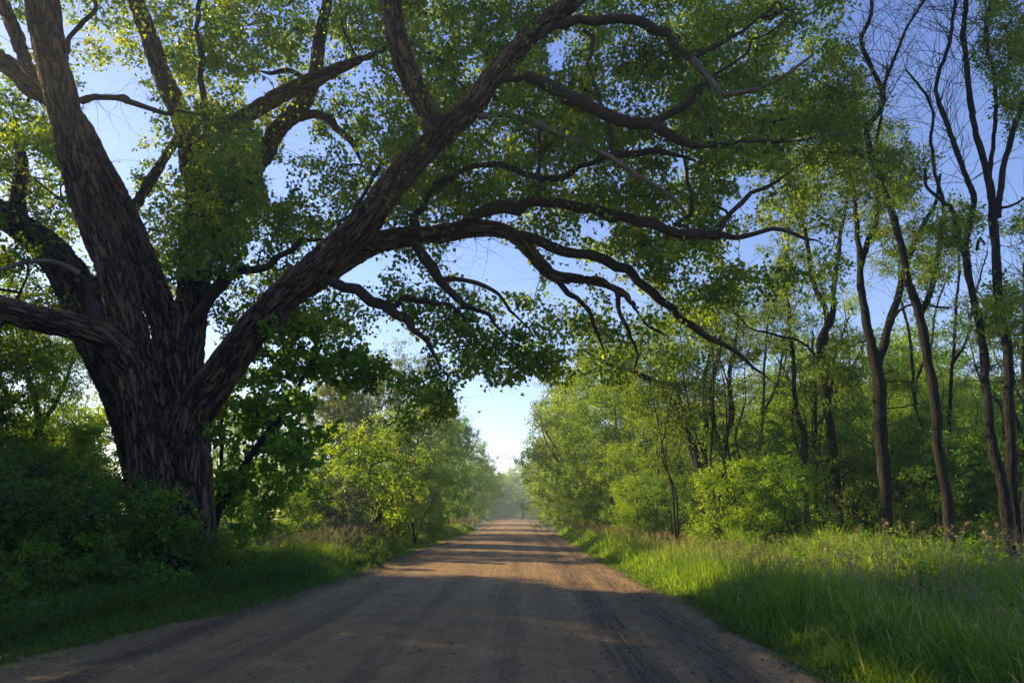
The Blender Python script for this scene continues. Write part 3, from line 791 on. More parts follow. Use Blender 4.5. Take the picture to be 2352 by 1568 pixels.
tw = MB(); lf = MB(); attach(rng, nd, cen, tw, r0=0.006, rmax=0.07)
foliage(lf, tw, rng, cen, 0.7, 7, 11, 0.12, 'deltoid', up=0.05, droop=0.7, keep=keep_cot)
rebase(tw.build('branches', M_twig, t2, smooth=True, hasbark=True), b2); rebase(lf.build('crown', M_cot, t2), b2)

# ================================================================== TRACED WOODLAND TREES
def blob(rng, specs):
    cen = []
    for (u, v, ru, rv, d, dd, n_) in specs:
        for _ in range(n_):
            a_ = rng.uniform(0, 6.28); q = math.sqrt(rng.random())
            cen.append(P(u + ru * q * math.cos(a_), v + rv * q * math.sin(a_), d + rng.normal() * dd))
    c = np.array(cen); c[:, 2] = np.maximum(c[:, 2], 0.3)
    return c
def traced_tree(name, label, cat, lines, blobs, mat_leaf, seed, size, shape, R=0.5, ntw=6, nl=9, bark=None, group=None, bare=0, twmat=None, zmin=1.5, droop=0.3, dense=1.0):
    rng = np.random.default_rng(seed)
    ls = [L3([(a_, b_, c_ * 0.70, d_) for a_, b_, c_, d_ in l_]) for l_ in lines]
    b = ls[0][0][:3].copy(); b[2] = float(ground_z(b[0], b[1]))
    ls[0] = np.vstack([[b[0], b[1], b[2] - 0.2, ls[0][0][3] * 1.35], [b[0], b[1], b[2] + 0.25, ls[0][0][3] * 1.12], ls[0][1:]]) if ls[0][1][2] > b[2] + 0.35 else ls[0]
    t = tag(empty(name, b), label, cat, group)
    tm = MB(); nodes = []
    for l_ in ls:
        s_ = smoothline(l_, 0.12); w = np.cumsum(rng.normal(size=(len(s_), 3)) * 0.010, 0); w -= np.linspace(0, 1, len(s_))[:, None] * w[-1]
        s_[:, :3] += w; s_[:, 3] *= 1 + 0.06 * np.sin(np.arange(len(s_)) * 0.7 + rng.random() * 6)
        tube(tm, s_, 14, off=float(rng.uniform(0, 40)))
        nodes.append(s_[::3, :3])
    rebase(tm.build('trunk', bark or M_bark2, t, smooth=True, hasbark=True), b)
    nodes = np.vstack(nodes); nodes = nodes[nodes[:, 2] > zmin]
    cen = blob(rng, [(*q[:6], int(q[6] * dense)) for q in blobs])
    tw = MB(); lf = MB()
    attach(rng, nodes, cen, tw, r0=0.005, rmax=0.05, wob=0.16)
    if bare:
        hi = nodes[nodes[:, 2] > max(4, np.percentile(nodes[:, 2], 55))]
        bare_twigs(tw, hi, (0, 0, 1.0), rng, bare * 5, 2.4, 0.011, 0.4)
    foliage(lf, tw, rng, cen, R, ntw, nl, size, shape, droop=droop)
    rebase(tw.build('branches', twmat or M_twig, t, smooth=True, hasbark=True), b)
    rebase(lf.build('crown', mat_leaf, t), b)
    return t

# dark maple-like tree in front of the left background, beside the great trunk
traced_tree('understorey_tree', 'dark leafy young tree with a slanting thin trunk right of the great cottonwood', 'tree',
  [[(481,1300,16,18.5),(483,1233,13,18.5),(505,1164,12,18.5),(539,1100,11,18.4),(580,1036,11,18.3),(615,995,10,18.2),(673,920,9,18),(700,860,7,18),(740,790,5,18)],
   [(483,1250,9,18.6),(500,1150,7,18.8),(512,1060,6,19),(510,960,5,19.2),(525,860,4,19.4)],
   [(580,1036,6,18.3),(640,1030,5,18.3),(700,1060,4,18.2)]],
  [(700,790,140,80,18.3,1.0,60),(810,850,80,70,18,0.8,34),(640,880,120,90,18.6,1.0,56),(590,1000,110,90,18.8,.9,44),(640,1080,120,90,18.4,.9,50),(560,1180,80,80,18.6,.7,30),(620,760,90,70,19,1,26),(690,1010,70,60,18,.6,20),(560,900,60,120,19.3,.8,24)],
  M_maple, 21, 0.12, 'maple', R=0.5, ntw=7, nl=9, zmin=1.0, dense=0.5)

# willow-like lit foliage behind the cottonwood at the far left
traced_tree('willow_tree', 'sunlit yellow-green willow hanging below the lowest left limb', 'tree',
  [[(60,1260,14,26),(70,1100,12,26),(90,980,10,26),(60,860,8,26),(30,780,6,26),(20,700,4,26)],[(80,1000,8,26),(140,900,6,26),(170,820,4,26)],[(60,860,6,26),(-30,830,6,26),(-120,780,4,26)]],
  [(70,800,130,60,26,1.4,60),(150,860,80,70,26,1.2,34),(-60,850,90,90,26,1.5,30),(40,940,140,60,27,1.2,22),(150,1030,90,90,26,1,30),(30,1080,120,80,26,1,30)],
  M_yel, 22, 0.15, 'narrow', R=0.95, ntw=8, nl=15, droop=0.9)

RT = [
 ('slender dark trunk with a kink, first bare trunk right of the leaning clump',
  [[(1856,1290,12,25),(1854,1250,10,25),(1851,1173,9,25),(1845,1091,9,25),(1845,997,9,25),(1826,942,8,25),(1821,871,7,25),(1810,772,6,25),(1806,700,6,25),(1800,640,5,25),(1808,560,4,25),(1815,480,3,25)]],
  [(1800,600,70,90,25,1.2,10),(1790,760,80,70,25,1.2,8),(1850,450,70,90,25,1.2,10)], 5),
 ('tall dark trunk that forks into a narrow V above the undergrowth',
  [[(1936,1300,17,24),(1933,1240,15,24),(1928,1146,14,24),(1917,1036,13,24),(1909,953,13,24),(1895,843,13,24),(1889,788,12,24),(1900,752,12,24),(1911,739,10,24),(1914,663,8,24),(1921,576,7,24),(1931,520,6,24),(1944,459,5,24),(1960,380,4,24)],
   [(1893,790,10,24),(1900,724,9,24),(1870,653,8,24),(1855,576,7,24),(1844,500,6,24),(1829,444,5,24),(1819,408,4,24),(1809,372,3,24)],
   [(1895,850,5,24),(1850,790,4,24),(1790,770,4,23.8),(1720,750,4,23.6),(1670,700,3,23.5)]],
  [(1880,420,100,110,24,1.4,18),(1960,330,70,110,24,1.4,12),(1780,400,90,100,24,1.4,14),(1860,640,90,80,24,1.2,12),(1930,870,60,90,24,1,12)], 10),
 ('thick straight trunk forking into two stout stems, standing mid-right',
  [[(2042,1320,26,21),(2036,1215,19,21),(2030,1091,19,21),(2021,981,21,21),(2019,898,20,21),(2011,838,19,21),(2000,788,15,21),(1988,733,13,21),(1976,650,11,21),(1977,586,9,21),(1972,510,8,21),(1967,459,7,21),(1959,408,6,21),(1942,350,5,21),(1930,290,4,21)],
   [(2014,850,13,21),(2035,770,13,21.1),(2060,700,12,21.2),(2079,622,10,21.3),(2100,561,9,21.4),(2125,510,8,21.5),(2147,470,6,21.6),(2160,400,4,21.7)],
   [(1978,620,9,21),(1997,551,9,20.9),(2018,490,7,20.8),(2013,357,5,20.7),(2025,250,4,20.6),(2040,150,3,20.6)],
   [(2040,740,6,21),(2090,700,4,20.9),(2180,708,4,20.8)]],
  [(1990,450,90,100,21,1.3,14),(2060,380,80,110,21,1.4,12),(1960,300,80,120,21,1.4,16),(2080,560,60,70,21,1,8)], 14),
 ('sinuous dark trunk with a snaking crown stem that leans left into the sky',
  [[(2190,1330,24,19),(2181,1223,17,19),(2167,1118,15,19),(2148,1036,15,19),(2140,926,15,19),(2126,843,14,19),(2110,750,14,19),(2095,706,13,19),(2074,648,12,19),(2054,561,11,19),(2038,485,11,19),(2018,434,10,19),(1992,357,10,18.9),(1987,300,9,18.8),(2018,255,8,18.7),(2023,214,8,18.7),(1998,148,7,18.6),(1977,92,7,18.5),(1998,31,6,18.4),(2002,-30,5,18.3),(2010,-120,4,18.2)],
   [(2108,745,9,19),(2130,673,9,19),(2145,612,8,19),(2156,535,7,19),(2166,474,6,19),(2145,398,5,19),(2135,330,5,19),(2140,255,4,19),(2110,200,4,19),(2080,160,3,19)],
   [(2023,214,6,18.7),(2043,168,5,18.6),(2069,102,5,18.6),(2094,51,4,18.5),(2125,0,4,18.5),(2160,-60,3,18.4)],
   [(1990,370,6,18.9),(1930,310,6,18.7),(1870,260,5,18.5),(1815,210,4,18.4),(1780,190,3,18.3)]],
  [(1860,240,80,80,18.6,1,14),(1950,190,60,100,18.8,1,10),(2050,420,60,80,19,1.1,12),(2120,640,50,60,19,1,6),(1900,330,90,60,18.8,1,14)], 30),
 ('dark forked trunk near the right edge whose left stem hooks back on itself',
  [[(2335,1380,26,15.5),(2324,1256,18,15.5),(2313,1173,17,15.6),(2300,1080,16,15.6),(2282,981,14,15.7),(2275,898,13,15.7),(2268,816,13,15.8),(2258,750,12,15.8),(2247,688,11,15.9),(2227,612,11,15.9),(2227,535,10,16),(2247,459,9,16),(2222,398,8,16),(2191,306,8,16),(2161,230,7,16),(2156,178,6,16),(2181,102,6,16),(2196,25,5,16),(2205,-60,4,16),(2200,-160,3,16)],
   [(2227,612,8,15.9),(2206,551,8,15.9),(2191,485,7,15.9),(2161,459,6,15.9),(2130,428,5,15.9),(2125,388,4,15.9)],
   [(2243,575,5,15.9),(2250,545,4,15.9),(2262,560,3,15.9)]],
  [(2200,520,50,60,16,.7,6),(2290,700,50,80,16,.8,8)], 22),
 ('tall straight trunk at the right edge, rising from the same foot and branching high up',
  [[(2350,1390,24,16),(2335,1228,16,16),(2318,1091,15,16),(2313,926,15,16),(2308,816,14,16),(2298,750,14,16),(2288,612,13,16),(2283,500,13,16),(2273,408,11,16),(2247,306,9,16),(2232,230,9,16.1),(2222,153,8,16.1),(2214,76,8,16.2),(2222,0,7,16.2),(2215,-100,6,16.3),(2200,-250,4,16.4)],
   [(2288,500,11,16),(2303,420,9,16),(2319,357,9,16),(2340,280,8,16),(2360,200,7,16),(2390,80,5,16),(2400,-60,4,16)],
   [(2273,408,7,16),(2280,300,6,15.9),(2285,200,6,15.9),(2262,100,6,15.8),(2270,20,5,15.8),(2290,-80,4,15.8)],
   [(2290,480,5,16),(2330,470,4,15.9),(2370,440,3,15.8)]],
  [(2300,80,60,110,16.5,1.2,14),(2340,220,50,90,16.5,1.1,10),(2310,-80,90,80,16.5,1.5,10)], 30),
]
for k, (lab, lines, blobs, bare) in enumerate(RT):
    traced_tree('woodland_tree', lab, 'tree', lines, blobs, M_ash, 40 + k, 0.09, 'oval', R=0.55, ntw=7, nl=13, bare=bare, dense=3.4, group='dark trunks at the edge of the right-hand wood')
# leaning multi-stem clump over the right verge
traced_tree('woodland_tree', 'leaning multi-stemmed tree sending one long bare bough out over the right verge', 'tree',
  [[(1612,1250,16,29),(1614,1130,12,29),(1598,1036,11,29),(1565,970,11,29),(1537,915,11,28.8),(1521,887,10,28.6),(1493,871,9,28.4),(1455,854,8,28),(1411,843,7,27.5),(1372,825,5,27),(1335,800,4,26.5)],
   [(1617,1130,10,29),(1620,1040,9,29),(1622,960,8,29),(1620,870,7,29.2),(1640,790,6,29.4),(1650,700,4,29.6)],
   [(1610,1100,9,29),(1580,1020,8,29.3),(1560,930,7,29.6),(1540,850,6,29.8),(1500,770,4,30)],
   [(1664,1052,10,28.5),(1642,970,9,28.5),(1637,898,8,28.5),(1653,816,7,28.5),(1665,740,5,28.5)],
   [(1655,1040,8,28.5),(1681,953,8,28.5),(1675,871,7,28.5),(1692,772,5,28.5),(1700,690,4,28.5)],
   [(1612,1240,10,29),(1650,1110,9,28.7),(1664,1052,9,28.5)]],
  [(1500,800,110,70,28.5,1.5,24),(1600,760,100,90,29,1.5,28),(1700,740,80,90,29,1.5,22),(1450,900,80,40,28,1.3,14),(1600,900,100,60,29,1.2,18),(1350,810,40,40,27,1,6),(1540,960,90,50,28.5,1,14)],
  M_ash, 60, 0.11, 'oval', R=0.75, ntw=7, nl=14, bare=16, dense=2.4, group='dark trunks at the edge of the right-hand wood')
for k, (u0, y0, top, lean, lab) in enumerate([(1885,27,760,-25,'thin upright pole of a tree between the kinked sapling and the narrow V trunk'),(2175,24,500,20,'thin sapling with a high sideways fork just right of the sinuous trunk'),
        (2128,27,560,-60,'slim stem slanting left between the thick straight trunk and the sinuous trunk'),(2348,19,500,15,'thin pole of a tree at the very right edge behind the large trunks'),(1745,30,700,20,'slender sapling left of the kinked one, half sunk in undergrowth')]):
    n_ = 7
    line = [(u0 + lean * (i / n_) ** 1.2 + (k * 37 + i * 53) % 17 - 8 if i else u0, 1290 + (top - 1290) * i / n_, 8 - 5 * i / n_, y0) for i in range(n_ + 1)]
    mid = line[4]
    side = [(mid[0], mid[1], 4, y0), (mid[0] + 35, mid[1] - 70, 4, y0), (mid[0] + 50, mid[1] - 170, 3, y0), (mid[0] + 80, mid[1] - 260, 2, y0)]
    traced_tree('sapling', lab, 'sapling', [line, side], [(line[-1][0], line[-1][1] + 40, 60, 90, y0, 1, 9), (mid[0] + 40, mid[1] - 100, 70, 80, y0, 1, 8)], M_ash, 80 + k, 0.09, 'oval', R=0.6, ntw=7, nl=12, bare=6, dense=2, group='thin saplings in the right-hand wood')

# ================================================================== GENERIC TREES AND SHRUBS
def tree_parts(seed, Ht, Wd, tr_r, ncl, R, ntw, nl, size, shape, lo=0.2, stems=1, lobes=0.3, sides=8, twigs=True, droop=0.3, lean=0.04, top=0.75):
    """tapered trunk(s) with limbs and a clumped crown; returns three mesh collectors"""
    rng = np.random.default_rng(seed)
    tm, tw, lf = MB(), MB(), MB()
    nodes = []
    for s_ in range(stems):
        a = rng.uniform(0, 6.28); sp = 0 if stems == 1 else 0.35 * Wd
        n = 7; t = np.linspace(0, 1, n)
        x = math.cos(a) * sp * t ** 1.3 + rng.normal(size=n) * lean * Ht * t * 0.5; y = math.sin(a) * sp * t ** 1.3 + rng.normal(size=n) * lean * Ht * t * 0.5
        z = t * Ht * top * rng.uniform(0.8, 1.05)
        z[0] = -0.15
        r = tr_r * (1 - 0.85 * t) * (1 if stems == 1 else 0.7); r[0] *= 1.5
        ln = smoothline(np.stack([x, y, z, r], 1), max(0.2, Ht / 26)); tube(tm, ln, sides, off=float(rng.uniform(0, 9)))
        nodes.append(ln[ln[:, 2] > lo * Ht * 0.6][:, :3])
    nodes = np.vstack(nodes)
    # crown centres: a few big lobes, clusters on their shells
    nl_ = max(4, int(ncl / 14)); lob = []
    for i in range(nl_):
        h = lo + (1 - lo) * (i + 0.5) / nl_; a = i * 2.4 + rng.uniform(-.5, .5)
        w = Wd * 0.5 * math.sqrt(max(0.05, 1 - ((h - 0.5) / 0.56) ** 2)) * rng.uniform(0.35, 0.8)
        lob.append((w * math.cos(a), w * math.sin(a), h * Ht * 0.93, Wd * rng.uniform(0.14, 0.26)))
    cen = []
    for i in range(ncl):
        q = lob[rng.integers(nl_)]; d = runit(rng, (1,))[0]; d[2] = d[2] * 0.7 + 0.1
        cen.append(np.array(q[:3]) + d * q[3] * rng.uniform(0.45, 1.15))
    cen = np.array(cen); cen[:, 2] = np.maximum(cen[:, 2], R * 0.35)
    attach(rng, nodes, cen, tw, r0=0.006 + Ht * 0.0004, rmax=tr_r * 0.45, sides=4)
    foliage(lf, tw if twigs else None, rng, cen, R, ntw, nl, size, shape, up=0.25, droop=droop, twig_r=0.003 + Ht * 0.0002)
    return tm, tw, lf
PROTO = {}
def proto(kind):
    """meshes of one kind, made once and shared by its copies"""
    if kind in PROTO: return PROTO[kind]
    spec = {
     'tall1': dict(seed=101, Ht=12, Wd=8.5, tr_r=0.26, ncl=460, R=0.85, ntw=7, nl=13, size=0.15, shape='oval', lo=0.14),
     'tall2': dict(seed=102, Ht=12, Wd=7.5, tr_r=0.24, ncl=420, R=0.85, ntw=7, nl=13, size=0.15, shape='oval', lo=0.10, stems=2),
     'tall3': dict(seed=103, Ht=12, Wd=9.5, tr_r=0.26, ncl=480, R=0.8, ntw=7, nl=13, size=0.14, shape='oval', lo=0.08, stems=3),
     'thin': dict(seed=104, Ht=12, Wd=6.0, tr_r=0.17, ncl=190, R=0.8, ntw=7, nl=10, size=0.12, shape='oval', lo=0.3, stems=2),
     'thinpole': dict(seed=120, Ht=12, Wd=4.2, tr_r=0.085, ncl=34, R=0.7, ntw=9, nl=4, size=0.11, shape='oval', lo=0.3, stems=2, lean=0.06, top=0.92),
     'thinfork': dict(seed=121, Ht=12, Wd=5.5, tr_r=0.10, ncl=40, R=0.8, ntw=9, nl=3, size=0.11, shape='oval', lo=0.35, stems=3, lean=0.07, top=0.9),
     'willow': dict(seed=105, Ht=6, Wd=5.5, tr_r=0.12, ncl=230, R=0.6, ntw=8, nl=16, size=0.12, shape='narrow', lo=0.08, stems=4, droop=0.6),
     'shrub1': dict(seed=106, Ht=4, Wd=4.2, tr_r=0.06, ncl=190, R=0.42, ntw=7, nl=11, size=0.085, shape='oval', lo=0.06, stems=5),
     'shrub2': dict(seed=107, Ht=4, Wd=3.6, tr_r=0.05, ncl=170, R=0.45, ntw=7, nl=11, size=0.09, shape='oval', lo=0.05, stems=4),
     'bush1': dict(seed=108, Ht=1.7, Wd=2.3, tr_r=0.03, ncl=110, R=0.24, ntw=6, nl=12, size=0.05, shape='oval', lo=0.06, stems=6),
     'bush2': dict(seed=109, Ht=1.7, Wd=2.1, tr_r=0.03, ncl=105, R=0.26, ntw=6, nl=12, size=0.056, shape='oval', lo=0.05, stems=5),
    }[kind]
    PROTO[kind] = tree_parts(**spec)
    return PROTO[kind]
PMESH = {}
def plant(name, label, cat, kind, x, y, s, rz, mat, group=None, sz=None):
    tm, tw, lf = proto(kind)
    t = tag(empty(name, (x, y, float(ground_z(x, y))), rz), label, cat, group)
    t.scale = (s, s, sz or s)
    for part, mbx, m in (('trunk' if kind[:4] in ('tall', 'thin', 'will') else 'stem', tm, M_bark2), ('branches', tw, M_twig), ('crown' if kind[:4] in ('tall', 'thin', 'will') else 'foliage', lf, mat)):
        key = (kind, part, m.name)
        if key not in PMESH:
            o = mbx.build(part, m, t, smooth=part not in ('crown', 'foliage'), hasbark=True); PMESH[key] = o.data
        else: link(part, PMESH[key], t)
    return t
X_ = lambda u, y: (u - 1200) / F * y
TR = [
 # u, y, height, kind, material, label
 ('tree', 852, 30, 5.6, 'shrub1', M_yel, 'glowing yellow-green small tree with dark crooked stems left of the road', 'left'),
 ('shrub', 960, 37, 4.6, 'willow', M_yel, 'olive-yellow feathery shrub beside the bend of tall grass on the left verge', 'left'),
 ('shrub', 800, 27, 2.9, 'shrub2', M_silver, 'grey-green silvery shrub low in front of the glowing yellow tree', 'left'),
 ('tree', 770, 40, 10, 'tall2', M_olive, 'hazy olive tree rising behind the glowing yellow tree', 'left'),
 ('tree', 890, 50, 13.5, 'tall3', M_olive, 'pale feathery treetop just left of the road\'s left treeline, behind the olive one', 'left'),
 ('tree', 975, 58, 12.5, 'tall1', M_maple, 'broad dark-trunked tree in the middle of the left treeline', 'left'),
 ('tree', 1032, 74, 12.6, 'tall2', M_maple, 'tall rounded tree leaning to the road on the left, tallest beside the gap', 'left'),
 ('tree', 1072, 100, 12, 'tall3', M_maple, 'blue-hazed tree whose crown ends the left treeline at the sky gap', 'left'),
 ('tree', 1105, 135, 12, 'tall1', M_ash, 'faint rounded tree low on the left of the far road end', 'left'),
 ('tree', 1345, 58, 14.5, 'tall3', M_ash, 'tall fine-branched tree right of the sky gap, leaning over the road', 'right'),
 ('tree', 1312, 82, 16.5, 'tall2', M_yel, 'spreading tree whose leafy tip marks the right side of the sky gap', 'right'),
 ('tree', 1283, 108, 14, 'tall1', M_ash, 'lower green tree nearest the far road end on the right', 'right'),
 ('tree', 1262, 150, 13, 'tall3', M_ash, 'faint small tree beside the far road end on the right', 'right'),
 ('tree', 1405, 46, 12.5, 'tall1', M_yel, 'bright yellow-green tree with bare twigs on top, right treeline', 'right'),
 ('willow_shrub', 1460, 36, 5.6, 'willow', M_yel, 'glowing soft willow shrub at the middle of the right treeline', 'right'),
 ('willow_shrub', 1360, 48, 5.6, 'willow', M_yel, 'smaller soft willow shrub close to the right road verge', 'right'),
 ('tree', 1520, 44, 13, 'thin', M_yel, 'thin see-through tree behind the glowing willow shrub', 'right'),
 ('shrub', 1535, 31, 3.6, 'shrub1', M_maple, 'dense green shrub at the foot of the leaning multi-stemmed tree', 'right'),
 ('shrub', 1660, 24, 3.3, 'shrub2', M_yel, 'light-leaved shrub at the front of the undergrowth, right of the leaning tree', 'right'),
 ('shrub', 1740, 28, 5.4, 'shrub1', M_maple, 'leafy undergrowth shrub around the slender left sapling', 'right'),
 ('shrub', 1800, 23, 3.3, 'shrub2', M_maple, 'low shrub in front of the kinked sapling', 'right'),
 ('shrub', 1905, 28, 5.6, 'shrub2', M_maple, 'shrub behind the narrow V trunk', 'right'),
 ('shrub', 1985, 24.5, 4.2, 'shrub1', M_ash, 'shrub between the narrow V trunk and the thick straight trunk', 'right'),
 ('shrub', 2100, 24, 4.8, 'shrub2', M_maple, 'shrub between the thick straight trunk and the sinuous trunk', 'right'),
 ('shrub', 2230, 21.5, 4.2, 'shrub1', M_maple, 'bright bush between the sinuous trunk and the two edge trunks', 'right'),
 ('shrub', 90, 24, 4.4, 'shrub1', M_yel, 'backlit shrub glowing behind the left thicket, below the willow', 'left'),
 ('shrub', 215, 25.5, 4.6, 'shrub2', M_yel, 'backlit shrub glowing against the leaning second trunk', 'left'),
 ('shrub', -40, 25, 5.0, 'shrub2', M_maple, 'tall shrub cut by the left frame edge behind the thicket', 'left'),
 ('shrub', 620, 29, 3.8, 'shrub1', M_maple, 'green shrub filling the gap under the slanting young tree', 'left'),
 ('shrub', 715, 33, 4.0, 'shrub2', M_yel, 'yellowish shrub between the dark young tree and the olive tree', 'left'),
 ('shrub', 20, 31, 6.6, 'shrub2', M_yel, 'high sunlit shrub at far left above the dark thicket', 'left'),
 ('shrub', 225, 33, 7.0, 'shrub1', M_yel, 'high sunlit shrub just left of the second trunk, farthest of the left shrubs', 'left'),
 ('shrub', 120, 34, 5.6, 'shrub2', M_olive, 'olive shrub between the two high sunlit shrubs at far left', 'left'),
 ('tree', 520, 37, 8.5, 'thin', M_yel, 'thin sunlit tree, added to shade the road, far behind the right edge of the great trunk', 'left'),  # added to break the long sunlit stretch of road into streaks
 ('tree', 610, 45, 9.5, 'thin', M_ash, 'thin hazy tree, added to shade the road, far behind the slanting young tree', 'left'),  # also added for its shadow across the road
 ('shrub', 560, 36, 4.8, 'shrub2', M_yel, 'sunlit shrub closing the view right of the great trunk foot', 'left'),
 ('shrub', 2345, 22, 4.4, 'shrub2', M_maple, 'dark bush behind the trunks at the right edge', 'right'),
]
rs = random.Random(4)
for nm, u, y, h, kind, mat, lab, side in TR:
    base_h = {'tall': 12, 'thin': 12, 'will': 6, 'shru': 4, 'bush': 1.7}[kind[:4]]
    plant(nm, lab, nm.replace('willow_', ''), kind, X_(u, y), y, h / base_h, rs.uniform(0, 6.28), mat, {'left': 'trees and shrubs of the left treeline', 'right': 'trees and shrubs of the right treeline'}[side])
# bushes round the great trunk and along the left edge
BU = [(40, 12.5, 2.1, 'dark bush at the lower left corner of the thicket'), (150, 14.3, 2.3, 'dark bush second from the left in the thicket'), (255, 14.4, 2.3, 'dark bush against the left foot of the great cottonwood'),
      (345, 13.6, 2.05, 'low dark bush straight in front of the great trunk'), (425, 13.9, 1.75, 'small dark bush under the right root of the great trunk'), (120, 11.5, 1.3, 'low bush at the front of the left thicket'),
      (-60, 13.2, 2.5, 'tall dark bush half cut off by the left frame edge'), (60, 18, 3.2, 'high dark bush behind the others at far left'), (190, 19, 3.0, 'high bush between the far left willow and the leaning second trunk'),
      (560, 16.6, 1.2, 'dim bush beneath the slanting young tree'), (250, 12.2, 1.1, 'knee-high bush at the front middle of the left thicket')]
for k, (u, y, h, lab) in enumerate(BU):
    plant('bush', lab, 'bush', 'bush1' if k % 3 else 'bush2', X_(u, y), y, h / 1.7 * 1.1, rs.uniform(0, 6.28), (M_dark, M_maple)[k % 2], 'dark bushes of the left thicket', sz=h / 1.7)
plant('bush', 'small dark green bush at the road edge in the lit left verge', 'bush', 'bush2', X_(868, 21.5), 21.5, 0.55, 1.0, M_dark)
plant('bush', 'weedy leafy bush by the grass right of the silvery shrub', 'bush', 'bush1', X_(800, 24.5), 24.5, 0.85, 2.0, M_silver)

# trees outside the frame on the left that shade the foreground
SH = [(-20, 14, 12), (-23, 19, 13), (-20, 23.5, 10), (-15, 8, 10), (-29, 26, 13), (-18, 17.5, 12.5), (-13, 1, 10), (-22, 7, 13)]
for k, (x, y, h) in enumerate(SH):
    plant('tree', ['tallest shading tree beside the camera\'s left', 'shading tree behind the left thicket', 'lower shading tree left of the far left willow', 'slim shading tree nearest the left road edge', 'broad shading tree deep in the left wood', 'shading tree close behind the left thicket', 'shading tree level with the camera', 'shading tree left of the near road bend', 'shading tree farthest back on the left'][k] + ', beyond the left frame edge', 'tree', ('tall1', 'tall3')[k % 2], x, y, h / 12, k * 1.3, M_ash, 'shading trees beyond the left frame edge')

# masses of background wood
def wood(name, label, spots, mat, kinds, seed):
    rng = np.random.default_rng(seed)
    A, B = MB(), MB()
    for x, y, h in spots:
        kind = kinds[rng.integers(len(kinds))]
        tm, tw, lf = proto(kind); bh = {'tall': 12, 'thin': 12, 'will': 6, 'shru': 4}[kind[:4]]
        s_ = h / bh; a = rng.uniform(0, 6.28); M = np.eye(4); c, sn = math.cos(a) * s_, math.sin(a) * s_
        M[:3, :3] = [[c, -sn, 0], [sn, c, 0], [0, 0, s_]]; M[:3, 3] = (x, y, float(ground_z(x, y)))
        A.merge(tm, M); A.merge(tw, M); B.merge(lf, M)
    o = B.build(name, mat); tag(o, label, 'wood', kind='stuff')
    o2 = A.build('stems', M_bark2, o, smooth=True, hasbark=True); o2['kind'] = 'stuff'
    return o
rng = np.random.default_rng(77)
sp = [(5.5 + rng.uniform(0, 1) ** 1.2 * 26, rng.uniform(24, 52), rng.uniform(6, 12)) for _ in range(46)]
sp += [(rng.uniform(8.5, 21), rng.uniform(17, 25), rng.uniform(7.5, 12)) for _ in range(15)]
wood('pole_thicket', 'thicket of thin dark stems and bare twigs between the right-hand trunks', sp, M_ash, ['thinpole', 'thinfork'], 6)
rng = np.random.default_rng(78)
sp = [(rng.uniform(11, 50), rng.uniform(32, 70), rng.uniform(5, 13)) for _ in range(64)]
wood('background_wood', 'hazy green wood filling the depth behind the right-hand trunks', sp, M_yel, ['thin', 'thin', 'tall2', 'willow', 'shrub1'], 1)
sp = [(rng.uniform(7, 40), rng.uniform(70, 170), rng.uniform(9, 14)) for _ in range(14)]
wood('background_wood', 'distant wood behind the right treeline', sp, M_ash, ['tall1', 'thin', 'tall3'], 2)
sp = [(-rng.uniform(18, 60), rng.uniform(48, 120), rng.uniform(4, 8)) for _ in range(14)]
wood('background_wood', 'sunlit scrub and low trees behind the left treeline', sp, M_yel, ['thin', 'willow', 'shrub1'], 3)
sp = [(rng.uniform(-30, 30), rng.uniform(215, 270), rng.uniform(15, 20)) for _ in range(34)]
wood('distant_wood', 'blue hazy wood closing the far end of the road', sp, M_yel, ['tall1', 'tall2', 'tall3'], 4)

# ================================================================== GRASS
def grass_mat(name, a, b, c, trans=(1.8, 1.6, 0.45)):
    return leaf_mat(name, a, b, c, trans=trans, tfac=0.42, rough=0.5, spec=0.3)
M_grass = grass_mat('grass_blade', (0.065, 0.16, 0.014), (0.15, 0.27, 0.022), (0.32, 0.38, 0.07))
M_grass2 = grass_mat('shaded_verge_grass', (0.055, 0.12, 0.014), (0.10, 0.18, 0.02), (0.18, 0.25, 0.035))  # darker copy of the grass blade; the near verge's shade is in its colour
M_straw = leaf_mat('seed_head', (0.22, 0.16, 0.07), (0.32, 0.24, 0.11), (0.40, 0.34, 0.18), trans=(1.2, 1.1, 0.8), tfac=0.3)
def blades(mb, rng, x, y, h, w, rnd, bend=0.7):
    n = len(x); z = ground_z(x, y) - 0.02
    a = rng.uniform(0, 6.28, n); d = np.stack([np.cos(a), np.sin(a)], 1); b = h * rng.uniform(0.1, 1, n) * bend
    fa = rng.uniform(0, 6.28, n); s_ = np.stack([np.cos(fa), np.sin(fa)], 1) * w[:, None] * 0.5
    V = []
    for t, ww in ((0, 0.8), (0.4, 1.0), (0.75, 0.7)):
        c = np.stack([x + d[:, 0] * b * t ** 2.2, y + d[:, 1] * b * t ** 2.2, z + h * (t - 0.22 * (b / h) * t ** 3)], 1)
        V.append(c + np.concatenate([s_ * ww, np.zeros((n, 1))], 1)); V.append(c - np.concatenate([s_ * ww, np.zeros((n, 1))], 1))
    V.append(np.stack([x + d[:, 0] * b, y + d[:, 1] * b, z + h * (1 - 0.35 * b / h)], 1))
    V = np.stack(V, 1); off = (np.arange(n) * 7)[:, None, None]
    base_n = mb.n
    mb.add(V.reshape(-1, 3), (np.array([[0, 1, 3, 2], [2, 3, 5, 4]])[None] + off).reshape(-1, 4), np.repeat(rnd, 2))
    mb.f[3].append((np.array([[4, 5, 6]])[None] + off).reshape(-1, 3).astype(np.int32) + base_n); mb.r[3].append(rnd.astype(np.float32))
    return V[:, 6]
